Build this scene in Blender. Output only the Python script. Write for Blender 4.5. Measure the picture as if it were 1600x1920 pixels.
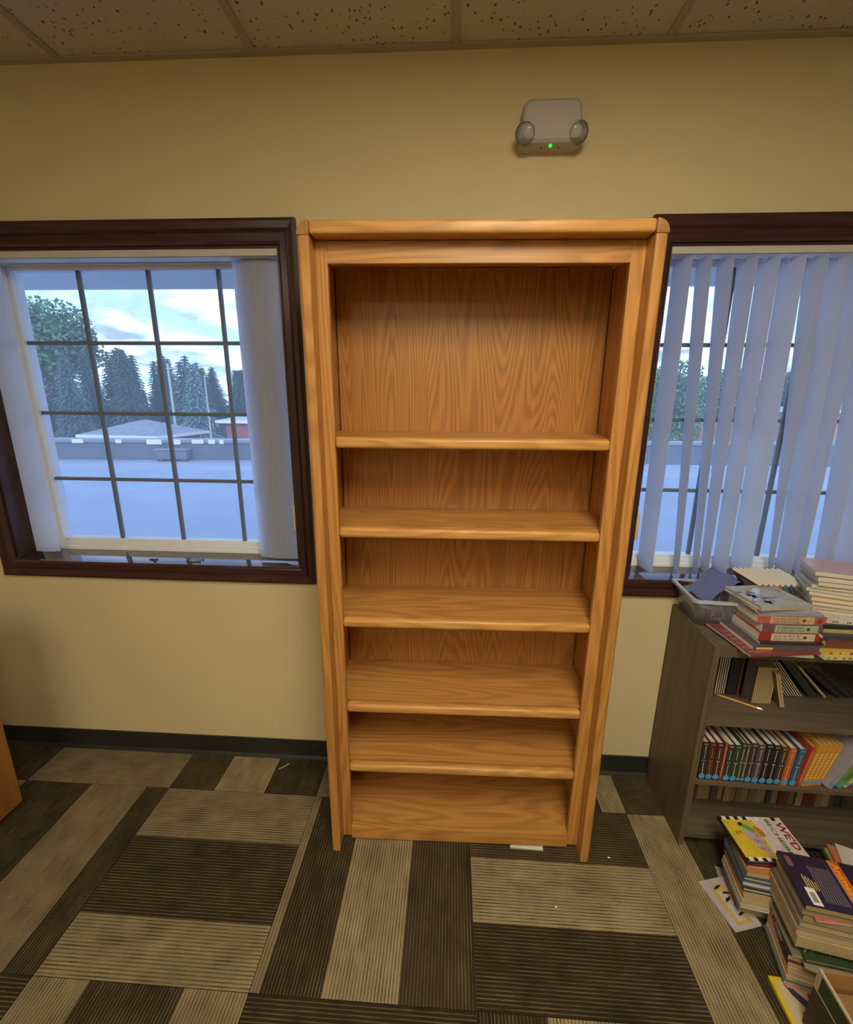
import bpy, bmesh, math, random
from mathutils import Vector, Matrix, Euler

random.seed(7)
for o in list(bpy.data.objects): bpy.data.objects.remove(o)
SC = bpy.context.scene
COL = SC.collection
PI = math.pi
def rad(a): return math.radians(a)

# ------------------------------------------------------------------ camera
def make_camera():
    yaw, pitch, roll = .0549, -.2524, .0077
    cy, sy, cp, sp = math.cos(yaw), math.sin(yaw), math.cos(pitch), math.sin(pitch)
    f = Vector((-sy*cp, cy*cp, sp)); r0 = Vector((cy, sy, 0)); u0 = r0.cross(f)
    cr, sr = math.cos(roll), math.sin(roll)
    r = cr*r0 + sr*u0; u = -sr*r0 + cr*u0
    cd = bpy.data.cameras.new('camera'); c = bpy.data.objects.new('camera', cd); COL.objects.link(c)
    cd.sensor_fit = 'HORIZONTAL'; cd.sensor_width = 36.0; cd.lens = 833.84/1600*36
    cd.clip_start = .02; cd.clip_end = 500
    c.matrix_world = Matrix(((r.x,u.x,-f.x,.059),(r.y,u.y,-f.y,-1.6162),(r.z,u.z,-f.z,1.5583),(0,0,0,1)))
    SC.camera = c
make_camera()

# ------------------------------------------------------------------ view, world, sun
vs = SC.view_settings
vs.view_transform = 'Standard'; vs.look = 'None'; vs.gamma = 1.0; vs.use_curve_mapping = False
vs.exposure = 0.0
TROFFER = 19.5
LIGHT_RGB = (1.0, .87, .64)
SKY_STRENGTH = 2.2

def make_world():
    w = bpy.data.worlds.new('sky'); SC.world = w; w.use_nodes = True
    nt = w.node_tree; nt.nodes.clear(); N = nt.nodes.new; L = nt.links.new
    out = N('ShaderNodeOutputWorld'); bg = N('ShaderNodeBackground'); L(bg.outputs[0], out.inputs[0])
    tc = N('ShaderNodeTexCoord'); sep = N('ShaderNodeSeparateXYZ'); L(tc.outputs['Generated'], sep.inputs[0])
    zz = N('ShaderNodeMath'); zz.operation = 'ABSOLUTE'; L(sep.outputs[2], zz.inputs[0])
    za = N('ShaderNodeMath'); za.operation = 'ADD'; za.inputs[1].default_value = .22; L(zz.outputs[0], za.inputs[0])
    dv = N('ShaderNodeVectorMath'); dv.operation = 'DIVIDE'; L(tc.outputs['Generated'], dv.inputs[0])
    cb = N('ShaderNodeCombineXYZ')
    for i in range(3): L(za.outputs[0], cb.inputs[i])
    L(cb.outputs[0], dv.inputs[1])
    n1 = N('ShaderNodeTexNoise'); n1.inputs['Scale'].default_value = 1.7; n1.inputs['Detail'].default_value = 7; n1.inputs['Roughness'].default_value = .55
    L(dv.outputs[0], n1.inputs['Vector'])
    r1 = N('ShaderNodeValToRGB'); r1.color_ramp.elements[0].position = .40; r1.color_ramp.elements[1].position = .56
    L(n1.outputs[0], r1.inputs[0])
    n2 = N('ShaderNodeTexNoise'); n2.inputs['Scale'].default_value = 3.1; n2.inputs['Detail'].default_value = 5
    L(dv.outputs[0], n2.inputs['Vector'])
    r2 = N('ShaderNodeValToRGB'); r2.color_ramp.elements[0].position = .42; r2.color_ramp.elements[1].position = .62
    r2.color_ramp.elements[0].color = (.94,1.13,1.46,1); r2.color_ramp.elements[1].color = (.27,.36,.50,1)
    L(n2.outputs[0], r2.inputs[0])
    grad = N('ShaderNodeValToRGB'); grad.color_ramp.elements[0].color = (.42,.66,1.0,1); grad.color_ramp.elements[1].color = (.10,.27,.75,1)
    grad.color_ramp.elements[1].position = .75
    L(sep.outputs[2], grad.inputs[0])
    mx = N('ShaderNodeMix'); mx.data_type = 'RGBA'
    L(r1.outputs[0], mx.inputs[0]); L(grad.outputs[0], mx.inputs[6]); L(r2.outputs[0], mx.inputs[7])
    L(mx.outputs[2], bg.inputs[0]); bg.inputs[1].default_value = SKY_STRENGTH
make_world()

def make_sun():
    l = bpy.data.lights.new('sun', 'SUN'); l.energy = 1.3; l.angle = rad(2); l.color = (1,.95,.85)
    o = bpy.data.objects.new('sun', l); COL.objects.link(o)
    d = Vector((-.25, .88, -.40)).normalized()
    o.rotation_euler = d.to_track_quat('-Z','Y').to_euler(); o.location = (0,-20,20)
make_sun()

# ------------------------------------------------------------------ materials
MATS = {}
def new_mat(name):
    m = bpy.data.materials.new(name); m.use_nodes = True
    return m, m.node_tree, m.node_tree.nodes['Principled BSDF']
def pm(name, col, rough=.6, var=.12, scale=30, spec=.4, metal=0, bump=0, coat=0):
    """plain procedural material: base colour with a little noise"""
    if name in MATS: return MATS[name]
    m, nt, b = new_mat(name); N = nt.nodes.new; L = nt.links.new
    tc = N('ShaderNodeTexCoord'); n = N('ShaderNodeTexNoise'); n.inputs['Scale'].default_value = scale; n.inputs['Detail'].default_value = 4
    L(tc.outputs['Object'], n.inputs['Vector'])
    r = N('ShaderNodeValToRGB'); r.color_ramp.elements[0].position = .3; r.color_ramp.elements[1].position = .7
    r.color_ramp.elements[0].color = tuple(c*(1-var) for c in col)+(1,); r.color_ramp.elements[1].color = tuple(min(1,c*(1+var)) for c in col)+(1,)
    L(n.outputs[0], r.inputs[0]); L(r.outputs[0], b.inputs['Base Color'])
    b.inputs['Roughness'].default_value = rough; b.inputs['Specular IOR Level'].default_value = spec; b.inputs['Metallic'].default_value = metal
    if coat: b.inputs['Coat Weight'].default_value = coat; b.inputs['Coat Roughness'].default_value = .08
    if bump:
        bp = N('ShaderNodeBump'); bp.inputs['Strength'].default_value = bump; bp.inputs['Distance'].default_value = .002
        L(n.outputs[0], bp.inputs['Height']); L(bp.outputs[0], b.inputs['Normal'])
    MATS[name] = m; return m

def wood(name, light, dark, axis, freq=14, spread=(5.0, .55), rough=.38, pore=.5, seed=0.0, contrast=.8):
    """cathedral-grain wood: contour lines of a noise field stretched along the grain axis (0/1/2)"""
    m, nt, b = new_mat(name); N = nt.nodes.new; L = nt.links.new
    tc = N('ShaderNodeTexCoord'); mp = N('ShaderNodeMapping')
    s = [spread[0]]*3; s[axis] = spread[1]; mp.inputs['Scale'].default_value = s; mp.inputs['Location'].default_value = (seed, seed*1.7, seed*.6)
    L(tc.outputs['Object'], mp.inputs['Vector'])
    n = N('ShaderNodeTexNoise'); n.inputs['Scale'].default_value = 1.0; n.inputs['Detail'].default_value = 2.0; n.inputs['Roughness'].default_value = .45
    L(mp.outputs[0], n.inputs['Vector'])
    mp2 = N('ShaderNodeMapping'); s2 = [190]*3; s2[axis] = 5; mp2.inputs['Scale'].default_value = s2; L(tc.outputs['Object'], mp2.inputs['Vector'])
    fine = N('ShaderNodeTexNoise'); fine.inputs['Scale'].default_value = 1.0; fine.inputs['Detail'].default_value = 3; L(mp2.outputs[0], fine.inputs['Vector'])
    mul = N('ShaderNodeMath'); mul.operation = 'MULTIPLY'; mul.inputs[1].default_value = freq; L(n.outputs[0], mul.inputs[0])
    ad = N('ShaderNodeMath'); ad.operation = 'MULTIPLY_ADD'; ad.inputs[1].default_value = .35; L(fine.outputs[0], ad.inputs[0]); L(mul.outputs[0], ad.inputs[2])
    fr = N('ShaderNodeMath'); fr.operation = 'FRACT'; L(ad.outputs[0], fr.inputs[0])
    rp = N('ShaderNodeValToRGB'); e = rp.color_ramp.elements
    e[0].position = 0; e[0].color = (1,1,1,1); e[1].position = 1; e[1].color = (1,1,1,1)
    a = e.new(.5); a.color = (.12,.12,.12,1); a = e.new(.72); a.color = (contrast,)*3+(1,); a = e.new(.86); a.color = (1,1,1,1); a = e.new(.25); a.color = (.0,)*3+(1,); a=e.new(.06); a.color=(.55,)*3+(1,)
    L(fr.outputs[0], rp.inputs[0])
    pr = N('ShaderNodeValToRGB'); pr.color_ramp.elements[0].position = .42; pr.color_ramp.elements[1].position = .66; L(fine.outputs[0], pr.inputs[0])
    mixf = N('ShaderNodeMath'); mixf.operation = 'MULTIPLY_ADD'; mixf.inputs[1].default_value = pore*.55; L(pr.outputs[0], mixf.inputs[0])
    m3 = N('ShaderNodeMath'); m3.operation = 'MULTIPLY'; m3.inputs[1].default_value = .50; L(rp.outputs[0], m3.inputs[0]); L(m3.outputs[0], mixf.inputs[2])
    cl = N('ShaderNodeClamp'); L(mixf.outputs[0], cl.inputs[0])
    mx = N('ShaderNodeMix'); mx.data_type = 'RGBA'; mx.inputs[6].default_value = tuple(light)+(1,); mx.inputs[7].default_value = tuple(dark)+(1,)
    L(cl.outputs[0], mx.inputs[0]); L(mx.outputs[2], b.inputs['Base Color'])
    b.inputs['Roughness'].default_value = rough; b.inputs['Specular IOR Level'].default_value = .45
    bp = N('ShaderNodeBump'); bp.inputs['Strength'].default_value = .12; bp.inputs['Distance'].default_value = .001; bp.invert = True
    L(cl.outputs[0], bp.inputs['Height']); L(bp.outputs[0], b.inputs['Normal'])
    return m

OAK_L, OAK_D = (.58,.290,.082), (.33,.140,.032)
oak_v = wood('oak_vertical', OAK_L, OAK_D, 2, freq=20, spread=(6,.55), seed=3.1)
oak_back = wood('oak_back_veneer', (.50,.235,.062), (.255,.105,.024), 2, freq=62, spread=(4.2,.36), seed=1.3, contrast=.85)
oak_h = wood('oak_horizontal', OAK_L, OAK_D, 0, freq=18, spread=(6,.7), seed=5.2)
oak_nose = wood('oak_nosing', (.64,.34,.098), (.40,.18,.045), 0, freq=12, spread=(9,1.3), seed=2.2)
oak_end = wood('oak_end_grain', (.40,.20,.06), (.26,.115,.03), 1, freq=7, spread=(10,3), seed=9.0)
dark_wood = wood('mahogany_trim', (.060,.026,.026), (.030,.012,.013), 0, freq=10, spread=(8,.7), rough=.27, seed=4.0)
dark_wood_v = wood('mahogany_trim_vertical', (.060,.026,.026), (.030,.012,.013), 2, freq=10, spread=(8,.7), rough=.27, seed=6.0)
ash_v = wood('grey_brown_laminate_vertical', (.150,.112,.076), (.085,.062,.042), 2, freq=8, spread=(9,.5), rough=.5, seed=1.0)
ash_h = wood('grey_brown_laminate', (.15,.115,.082), (.085,.063,.046), 0, freq=8, spread=(9,.6), rough=.5, seed=8.0)
cherry = wood('orange_brown_wood', (.40,.175,.045), (.26,.10,.025), 2, freq=6, spread=(4,.4), rough=.4, seed=7.0)

wall_paint = pm('cream_wall_paint', (.66,.560,.345), .85, .02, 6, .2)
white_plastic = pm('white_plastic', (.62,.60,.56), .45, .03, 20)
vinyl = pm('white_vinyl', (.80,.84,.91), .4, .02, 20)
grid_metal = pm('ceiling_grid_paint', (.40,.37,.30), .5, .03, 20)
base_rubber = pm('black_rubber', (.022,.024,.020), .55, .15, 15)
def paper_mat(name, col):
    if name in MATS: return MATS[name]
    m, nt, b = new_mat(name); N = nt.nodes.new; L = nt.links.new
    tc = N('ShaderNodeTexCoord'); mp = N('ShaderNodeMapping'); mp.inputs['Scale'].default_value = (3,3,900); L(tc.outputs['Object'], mp.inputs['Vector'])
    n = N('ShaderNodeTexNoise'); n.inputs['Scale'].default_value = 1; n.inputs['Detail'].default_value = 2; L(mp.outputs[0], n.inputs['Vector'])
    r = N('ShaderNodeValToRGB'); r.color_ramp.elements[0].position = .3; r.color_ramp.elements[1].position = .65
    r.color_ramp.elements[0].color = tuple(c*.72 for c in col)+(1,); r.color_ramp.elements[1].color = tuple(col)+(1,)
    L(n.outputs[0], r.inputs[0]); L(r.outputs[0], b.inputs['Base Color']); b.inputs['Roughness'].default_value = .9; b.inputs['Specular IOR Level'].default_value = .1
    MATS[name] = m; return m
P_WHITE = paper_mat('white_pages', (.72,.69,.62)); P_TAN = paper_mat('tan_pages', (.56,.44,.25)); P_OLD_SHADED = paper_mat('old_and_shaded_pages', (.40,.31,.18))

def cover(col, rough=.35):
    k = 'cover_%02d_%02d_%02d' % tuple(int(c*99) for c in col)
    return pm(k, col, rough, .10, 40, .5)

def tile_mat():
    m, nt, b = new_mat('acoustic_ceiling_tile'); N = nt.nodes.new; L = nt.links.new
    tc = N('ShaderNodeTexCoord')
    nz = N('ShaderNodeTexNoise'); nz.inputs['Scale'].default_value = 90; nz.inputs['Detail'].default_value = 2; L(tc.outputs['Object'], nz.inputs['Vector'])
    mp = N('ShaderNodeMapping'); mp.inputs['Scale'].default_value = (95,62,10); mp.inputs['Rotation'].default_value = (0,0,.5); 
    ad = N('ShaderNodeMix'); ad.data_type = 'VECTOR'; ad.inputs[0].default_value = .012
    L(tc.outputs['Object'], ad.inputs[4]); L(nz.outputs['Color'], ad.inputs[5]); L(ad.outputs[1], mp.inputs['Vector'])
    v = N('ShaderNodeTexVoronoi'); v.inputs['Scale'].default_value = 1.0; L(mp.outputs[0], v.inputs['Vector'])
    sp = N('ShaderNodeSeparateColor'); L(v.outputs['Color'], sp.inputs[0])
    th = N('ShaderNodeMapRange'); th.inputs[1].default_value = .42; th.inputs[2].default_value = 1; th.inputs[3].default_value = 0; th.inputs[4].default_value = .34; L(sp.outputs[0], th.inputs[0])
    lt = N('ShaderNodeMath'); lt.operation = 'LESS_THAN'; L(v.outputs['Distance'], lt.inputs[0]); L(th.outputs[0], lt.inputs[1])
    mx = N('ShaderNodeMix'); mx.data_type = 'RGBA'; mx.inputs[6].default_value = (.57,.55,.50,1); mx.inputs[7].default_value = (.16,.145,.12,1)
    L(lt.outputs[0], mx.inputs[0]); L(mx.outputs[2], b.inputs['Base Color']); b.inputs['Roughness'].default_value = .95; b.inputs['Specular IOR Level'].default_value = .1
    bp = N('ShaderNodeBump'); bp.inputs['Strength'].default_value = .6; bp.inputs['Distance'].default_value = .003; bp.invert = True
    s2 = N('ShaderNodeMath'); s2.operation = 'MULTIPLY_ADD'; s2.inputs[1].default_value = .35; L(nz.outputs[0], s2.inputs[0]); L(lt.outputs[0], s2.inputs[2])
    L(s2.outputs[0], bp.inputs['Height']); L(bp.outputs[0], b.inputs['Normal'])
    return m
ceil_tile_mat = tile_mat()

def carpet_mat():
    """ribbed carpet: the band tone comes from the tile's colour attribute, fine ribs run along local y"""
    m, nt, b = new_mat('ribbed_carpet'); N = nt.nodes.new; L = nt.links.new
    tc = N('ShaderNodeTexCoord'); at = N('ShaderNodeAttribute'); at.attribute_name = 'band'
    sx = N('ShaderNodeSeparateXYZ'); L(tc.outputs['Object'], sx.inputs[0])
    wob = N('ShaderNodeTexNoise'); wob.inputs['Scale'].default_value = 120; wob.inputs['Detail'].default_value = 2; L(tc.outputs['Object'], wob.inputs['Vector'])
    wa = N('ShaderNodeMath'); wa.operation = 'MULTIPLY_ADD'; wa.inputs[1].default_value = .0022; L(wob.outputs[0], wa.inputs[0]); L(sx.outputs[0], wa.inputs[2])
    ml = N('ShaderNodeMath'); ml.operation = 'MULTIPLY'; ml.inputs[1].default_value = 106.0; L(wa.outputs[0], ml.inputs[0])
    fr = N('ShaderNodeMath'); fr.operation = 'FRACT'; L(ml.outputs[0], fr.inputs[0])
    fl = N('ShaderNodeMath'); fl.operation = 'FLOOR'; L(ml.outputs[0], fl.inputs[0])
    # per-rib random and variation along the rib
    cb = N('ShaderNodeCombineXYZ'); L(fl.outputs[0], cb.inputs[0])
    ys = N('ShaderNodeMath'); ys.operation = 'MULTIPLY'; ys.inputs[1].default_value = 9.0; L(sx.outputs[1], ys.inputs[0]); L(ys.outputs[0], cb.inputs[1])
    rb = N('ShaderNodeTexNoise'); rb.inputs['Scale'].default_value = 1.0; rb.inputs['Detail'].default_value = 3; L(cb.outputs[0], rb.inputs['Vector'])
    line = N('ShaderNodeValToRGB'); e = line.color_ramp.elements
    e[0].position = .0; e[0].color = (1,1,1,1); e[1].position = 1.0; e[1].color = (1,1,1,1)
    x = e.new(.22); x.color = (0,0,0,1); x = e.new(.78); x.color = (0,0,0,1); x=e.new(.10); x.color=(1,1,1,1); x=e.new(.90); x.color=(1,1,1,1)
    L(fr.outputs[0], line.inputs[0])
    rr = N('ShaderNodeMapRange'); rr.inputs[1].default_value = .38; rr.inputs[2].default_value = .62; L(rb.outputs[0], rr.inputs[0])
    # line strength in dark bands: light broken ribs; in light bands: dark ribs
    lt = N('ShaderNodeMath'); lt.operation = 'MULTIPLY'; L(line.outputs[0], lt.inputs[0])
    ra = N('ShaderNodeMapRange'); ra.inputs[3].default_value = .18; ra.inputs[4].default_value = 1; L(rr.outputs[0], ra.inputs[0]); L(ra.outputs[0], lt.inputs[1])
    patch = N('ShaderNodeTexNoise'); patch.inputs['Scale'].default_value = 9; patch.inputs['Detail'].default_value = 3; L(tc.outputs['Object'], patch.inputs['Vector'])
    pr = N('ShaderNodeMapRange'); pr.inputs[1].default_value = .3; pr.inputs[2].default_value = .7; pr.inputs[3].default_value = .78; pr.inputs[4].default_value = 1.22; L(patch.outputs[0], pr.inputs[0])
    isl = N('ShaderNodeMath'); isl.operation = 'GREATER_THAN'; isl.inputs[1].default_value = .09
    sc = N('ShaderNodeSeparateColor'); L(at.outputs['Color'], sc.inputs[0]); L(sc.outputs[0], isl.inputs[0])
    linecol = N('ShaderNodeMix'); linecol.data_type = 'RGBA'; linecol.inputs[6].default_value = (.150,.120,.066,1); linecol.inputs[7].default_value = (.050,.036,.019,1)
    L(isl.outputs[0], linecol.inputs[0])
    mx = N('ShaderNodeMix'); mx.data_type = 'RGBA'; L(lt.outputs[0], mx.inputs[0]); L(at.outputs['Color'], mx.inputs[6]); L(linecol.outputs[2], mx.inputs[7])
    mv = N('ShaderNodeMix'); mv.data_type = 'RGBA'; mv.blend_type = 'MULTIPLY'; mv.inputs[0].default_value = 1
    L(mx.outputs[2], mv.inputs[6]); L(pr.outputs[0], mv.inputs[7]); L(mv.outputs[2], b.inputs['Base Color'])
    b.inputs['Roughness'].default_value = .95; b.inputs['Specular IOR Level'].default_value = .08
    hb = N('ShaderNodeMath'); hb.operation = 'MULTIPLY_ADD'; hb.inputs[1].default_value = -1.0; L(line.outputs[0], hb.inputs[0]); L(wob.outputs[0], hb.inputs[2])
    bp = N('ShaderNodeBump'); bp.inputs['Strength'].default_value = .5; bp.inputs['Distance'].default_value = .0025
    L(hb.outputs[0], bp.inputs['Height']); L(bp.outputs[0], b.inputs['Normal'])
    return m
carpet = carpet_mat()

def glass_mat():
    """window glass with bluish glare haze mixed in as a translucent layer"""
    m = bpy.data.materials.new('hazed_window_glass'); m.use_nodes = True; nt = m.node_tree; nt.nodes.clear(); N = nt.nodes.new; L = nt.links.new
    out = N('ShaderNodeOutputMaterial'); tr = N('ShaderNodeBsdfTransparent'); tr.inputs[0].default_value = (.93,.96,.97,1)
    tl = N('ShaderNodeBsdfTranslucent'); tl.inputs[0].default_value = (.80,.88,1,1)
    tc = N('ShaderNodeTexCoord'); n = N('ShaderNodeTexNoise'); n.inputs['Scale'].default_value = 4; L(tc.outputs['Object'], n.inputs['Vector'])
    mr = N('ShaderNodeMapRange'); mr.inputs[3].default_value = .20; mr.inputs[4].default_value = .28; L(n.outputs[0], mr.inputs[0])  # share of the glare haze laid over the view
    a = N('ShaderNodeMixShader'); L(mr.outputs[0], a.inputs[0]); L(tr.outputs[0], a.inputs[1]); L(tl.outputs[0], a.inputs[2])
    gl = N('ShaderNodeBsdfGlossy'); gl.inputs['Roughness'].default_value = .02
    fr = N('ShaderNodeFresnel'); fr.inputs[0].default_value = 1.25
    b = N('ShaderNodeMixShader'); L(fr.outputs[0], b.inputs[0]); L(a.outputs[0], b.inputs[1]); L(gl.outputs[0], b.inputs[2]); L(b.outputs[0], out.inputs[0])
    return m
glass = glass_mat()
def vane_mat():
    m, nt, b = new_mat('translucent_blind_vane'); N = nt.nodes.new; L = nt.links.new
    b.inputs['Base Color'].default_value = (.72,.72,.72,1); b.inputs['Roughness'].default_value = .5
    tl = N('ShaderNodeBsdfTranslucent'); tl.inputs[0].default_value = (.86,.91,1.0,1)
    tc = N('ShaderNodeTexCoord'); n = N('ShaderNodeTexNoise'); n.inputs['Scale'].default_value = 220; L(tc.outputs['Object'], n.inputs['Vector'])
    bp = N('ShaderNodeBump'); bp.inputs['Strength'].default_value = .15; bp.inputs['Distance'].default_value = .001; L(n.outputs[0], bp.inputs['Height']); L(bp.outputs[0], b.inputs['Normal'])
    mx = N('ShaderNodeMixShader'); mx.inputs[0].default_value = .78
    out = nt.nodes['Material Output']; L(b.outputs[0], mx.inputs[1]); L(tl.outputs[0], mx.inputs[2]); L(mx.outputs[0], out.inputs[0])
    return m
vane_m = vane_mat()
def clear_plastic(name, tint=(.9,.93,.97), milk=.25):
    m = bpy.data.materials.new(name); m.use_nodes = True; nt = m.node_tree; nt.nodes.clear(); N = nt.nodes.new; L = nt.links.new
    out = N('ShaderNodeOutputMaterial'); tr = N('ShaderNodeBsdfTransparent'); tr.inputs[0].default_value = tint+(1,)
    df = N('ShaderNodeBsdfDiffuse'); df.inputs[0].default_value = (.75,.78,.85,1)
    a = N('ShaderNodeMixShader'); a.inputs[0].default_value = milk; L(tr.outputs[0], a.inputs[1]); L(df.outputs[0], a.inputs[2])
    gl = N('ShaderNodeBsdfGlossy'); gl.inputs['Roughness'].default_value = .12
    fr = N('ShaderNodeFresnel'); fr.inputs[0].default_value = 1.45
    b = N('ShaderNodeMixShader'); L(fr.outputs[0], b.inputs[0]); L(a.outputs[0], b.inputs[1]); L(gl.outputs[0], b.inputs[2]); L(b.outputs[0], out.inputs[0])
    return m
def emit(name, col, s):
    m = bpy.data.materials.new(name); m.use_nodes = True; nt = m.node_tree; nt.nodes.clear()
    out = nt.nodes.new('ShaderNodeOutputMaterial'); e = nt.nodes.new('ShaderNodeEmission'); e.inputs[0].default_value = tuple(col)+(1,); e.inputs[1].default_value = s
    nt.links.new(e.outputs[0], out.inputs[0]); return m

# ------------------------------------------------------------------ geometry helpers
def link(name, me, mat=None, parent=None):
    o = bpy.data.objects.new(name, me); COL.objects.link(o)
    if mat is not None and me is not None:
        me.materials.clear(); me.materials.append(mat)
    if parent is not None: o.parent = parent
    return o
def box(bm, x0, x1, y0, y1, z0, z1):
    v = [bm.verts.new(p) for p in ((x0,y0,z0),(x1,y0,z0),(x1,y1,z0),(x0,y1,z0),(x0,y0,z1),(x1,y0,z1),(x1,y1,z1),(x0,y1,z1))]
    for f in ((3,2,1,0),(4,5,6,7),(0,1,5,4),(1,2,6,5),(2,3,7,6),(3,0,4,7)): bm.faces.new([v[i] for i in f])
def prism(bm, pts, axis, a, b):
    """polygon pts (2D) extruded along axis from a to b; the 2D coords fill the other two axes in order"""
    def P(p, t):
        c = list(p); c.insert(axis, t); return c
    A = [bm.verts.new(P(p, a)) for p in pts]; B = [bm.verts.new(P(p, b)) for p in pts]
    bm.faces.new(A); bm.faces.new(list(reversed(B)))
    n = len(pts)
    for i in range(n): bm.faces.new((A[i], B[i], B[(i+1)%n], A[(i+1)%n]))
def cyl(bm, p0, p1, r0, r1=None, n=12):
    r1 = r0 if r1 is None else r1
    p0, p1 = Vector(p0), Vector(p1); d = (p1-p0).normalized(); q = d.to_track_quat('Z','Y')
    A = [bm.verts.new(p0+q@Vector((r0*math.cos(2*PI*i/n), r0*math.sin(2*PI*i/n), 0))) for i in range(n)]
    B = [bm.verts.new(p1+q@Vector((r1*math.cos(2*PI*i/n), r1*math.sin(2*PI*i/n), 0))) for i in range(n)]
    bm.faces.new(list(reversed(A))); bm.faces.new(B)
    for i in range(n): bm.faces.new((A[i], A[(i+1)%n], B[(i+1)%n], B[i]))
def sphere(bm, c, r, sub=2, sc=(1,1,1)):
    m = Matrix.Translation(c) @ Matrix.Diagonal((r*sc[0], r*sc[1], r*sc[2], 1))
    bmesh.ops.create_icosphere(bm, subdivisions=sub, radius=1, matrix=m)
def done(name, bm, mat, parent=None, bevel=0, seg=2, smooth=False):
    bmesh.ops.recalc_face_normals(bm, faces=bm.faces)
    me = bpy.data.meshes.new(name); bm.to_mesh(me); bm.free()
    if smooth:
        for p in me.polygons: p.use_smooth = True
    o = link(name, me, mat, parent)
    if bevel:
        md = o.modifiers.new('bevel', 'BEVEL'); md.width = bevel; md.segments = seg; md.limit_method = 'ANGLE'; md.angle_limit = rad(40)
        if seg > 2:
            for p in me.polygons: p.use_smooth = True
    return o
def bxo(name, x0, x1, y0, y1, z0, z1, mat, parent=None, bevel=0, seg=2):
    bm = bmesh.new(); box(bm, x0, x1, y0, y1, z0, z1); return done(name, bm, mat, parent, bevel, seg)
def empty(name, loc=(0,0,0), rz=0):
    o = bpy.data.objects.new(name, None); COL.objects.link(o); o.location = loc; o.rotation_euler = (0,0,rz); o.empty_display_size = .05; return o
def tag(o, label, cat, group=None):
    o['label'] = label; o['category'] = cat
    if group: o['group'] = group
    return o
def struct(o, label=None, cat=None):
    o['kind'] = 'structure'
    if label: o['label'] = label
    if cat: o['category'] = cat
    return o
ORD = ['first','second','third','fourth','fifth','sixth','seventh','eighth','ninth','tenth','eleventh','twelfth','thirteenth','fourteenth','fifteenth','sixteenth','seventeenth','eighteenth','nineteenth','twentieth','twenty-first','twenty-second','twenty-third','twenty-fourth','twenty-fifth','twenty-sixth','twenty-seventh','twenty-eighth','twenty-ninth','thirtieth','thirty-first','thirty-second','thirty-third']
def text_obj(name, s, size, mat, parent, mtx, bold=0.0):
    cu = bpy.data.curves.new(name, 'FONT'); cu.body = s; cu.size = size; cu.offset = bold; cu.extrude = .0002; cu.resolution_u = 2; cu.align_x = 'LEFT'
    t = bpy.data.objects.new(name, cu); COL.objects.link(t)
    dg = bpy.context.evaluated_depsgraph_get(); me = bpy.data.meshes.new_from_object(t.evaluated_get(dg))
    bpy.data.objects.remove(t); bpy.data.curves.remove(cu)
    o = link(name, me, mat, parent); o.matrix_local = mtx; return o
def fit_text(name, s, length, maxh, mat, parent, mtx, bold=0.0):
    o = text_obj(name, s, 1.0, mat, parent, mtx, bold)
    w = max(v.co.x for v in o.data.vertices); h = max(v.co.y for v in o.data.vertices)
    k = min(length/w, maxh/h)
    for v in o.data.vertices: v.co.x *= length/w; v.co.y *= min(maxh/h, length/w*1.6); v.co.z *= .3
    return o
def frame_m(origin, X, Y):
    X = Vector(X).normalized(); Y = Vector(Y).normalized(); Z = X.cross(Y)
    return Matrix(((X.x,Y.x,Z.x,origin[0]),(X.y,Y.y,Z.y,origin[1]),(X.z,Y.z,Z.z,origin[2]),(0,0,0,1)))

# ------------------------------------------------------------------ room shell
H = 2.56
XL, XR, YN = -2.55, 2.75, -4.7
WL = dict(x0=-1.70, x1=-.525, z0=.905, z1=2.042)
WR = dict(x0=.735, x1=1.91, z0=.897, z1=2.036)
WT = .17
def wall_with_windows():
    bm = bmesh.new()
    xs = [XL-.15, WL['x0'], WL['x1'], WR['x0'], WR['x1'], XR+.15]
    box(bm, xs[0], xs[1], 0, WT, -.3, H+.4); box(bm, xs[2], xs[3], 0, WT, -.3, H+.4); box(bm, xs[4], xs[5], 0, WT, -.3, H+.4)
    for w in (WL, WR):
        box(bm, w['x0'], w['x1'], 0, WT, -.3, w['z0']); box(bm, w['x0'], w['x1'], 0, WT, w['z1'], H+.4)
    return struct(done('wall_back', bm, wall_paint))
wall_with_windows()
struct(bxo('wall_left', XL-.15, XL, YN-.15, 0, -.3, H+.4, wall_paint))
struct(bxo('wall_right', XR, XR+.15, YN-.15, 0, -.3, H+.4, wall_paint))
struct(bxo('wall_front', XL, XR, YN-.15, YN, -.3, H+.4, wall_paint))
def baseboard():
    bm = bmesh.new()
    prism(bm, [(0,0),(-.016,0),(-.014,.004),(-.006,.014),(-.004,.09),(-.001,.0925),(0,.0925)], 0, XL, XR)
    return struct(done('baseboard_back', bm, base_rubber))
baseboard()

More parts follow.
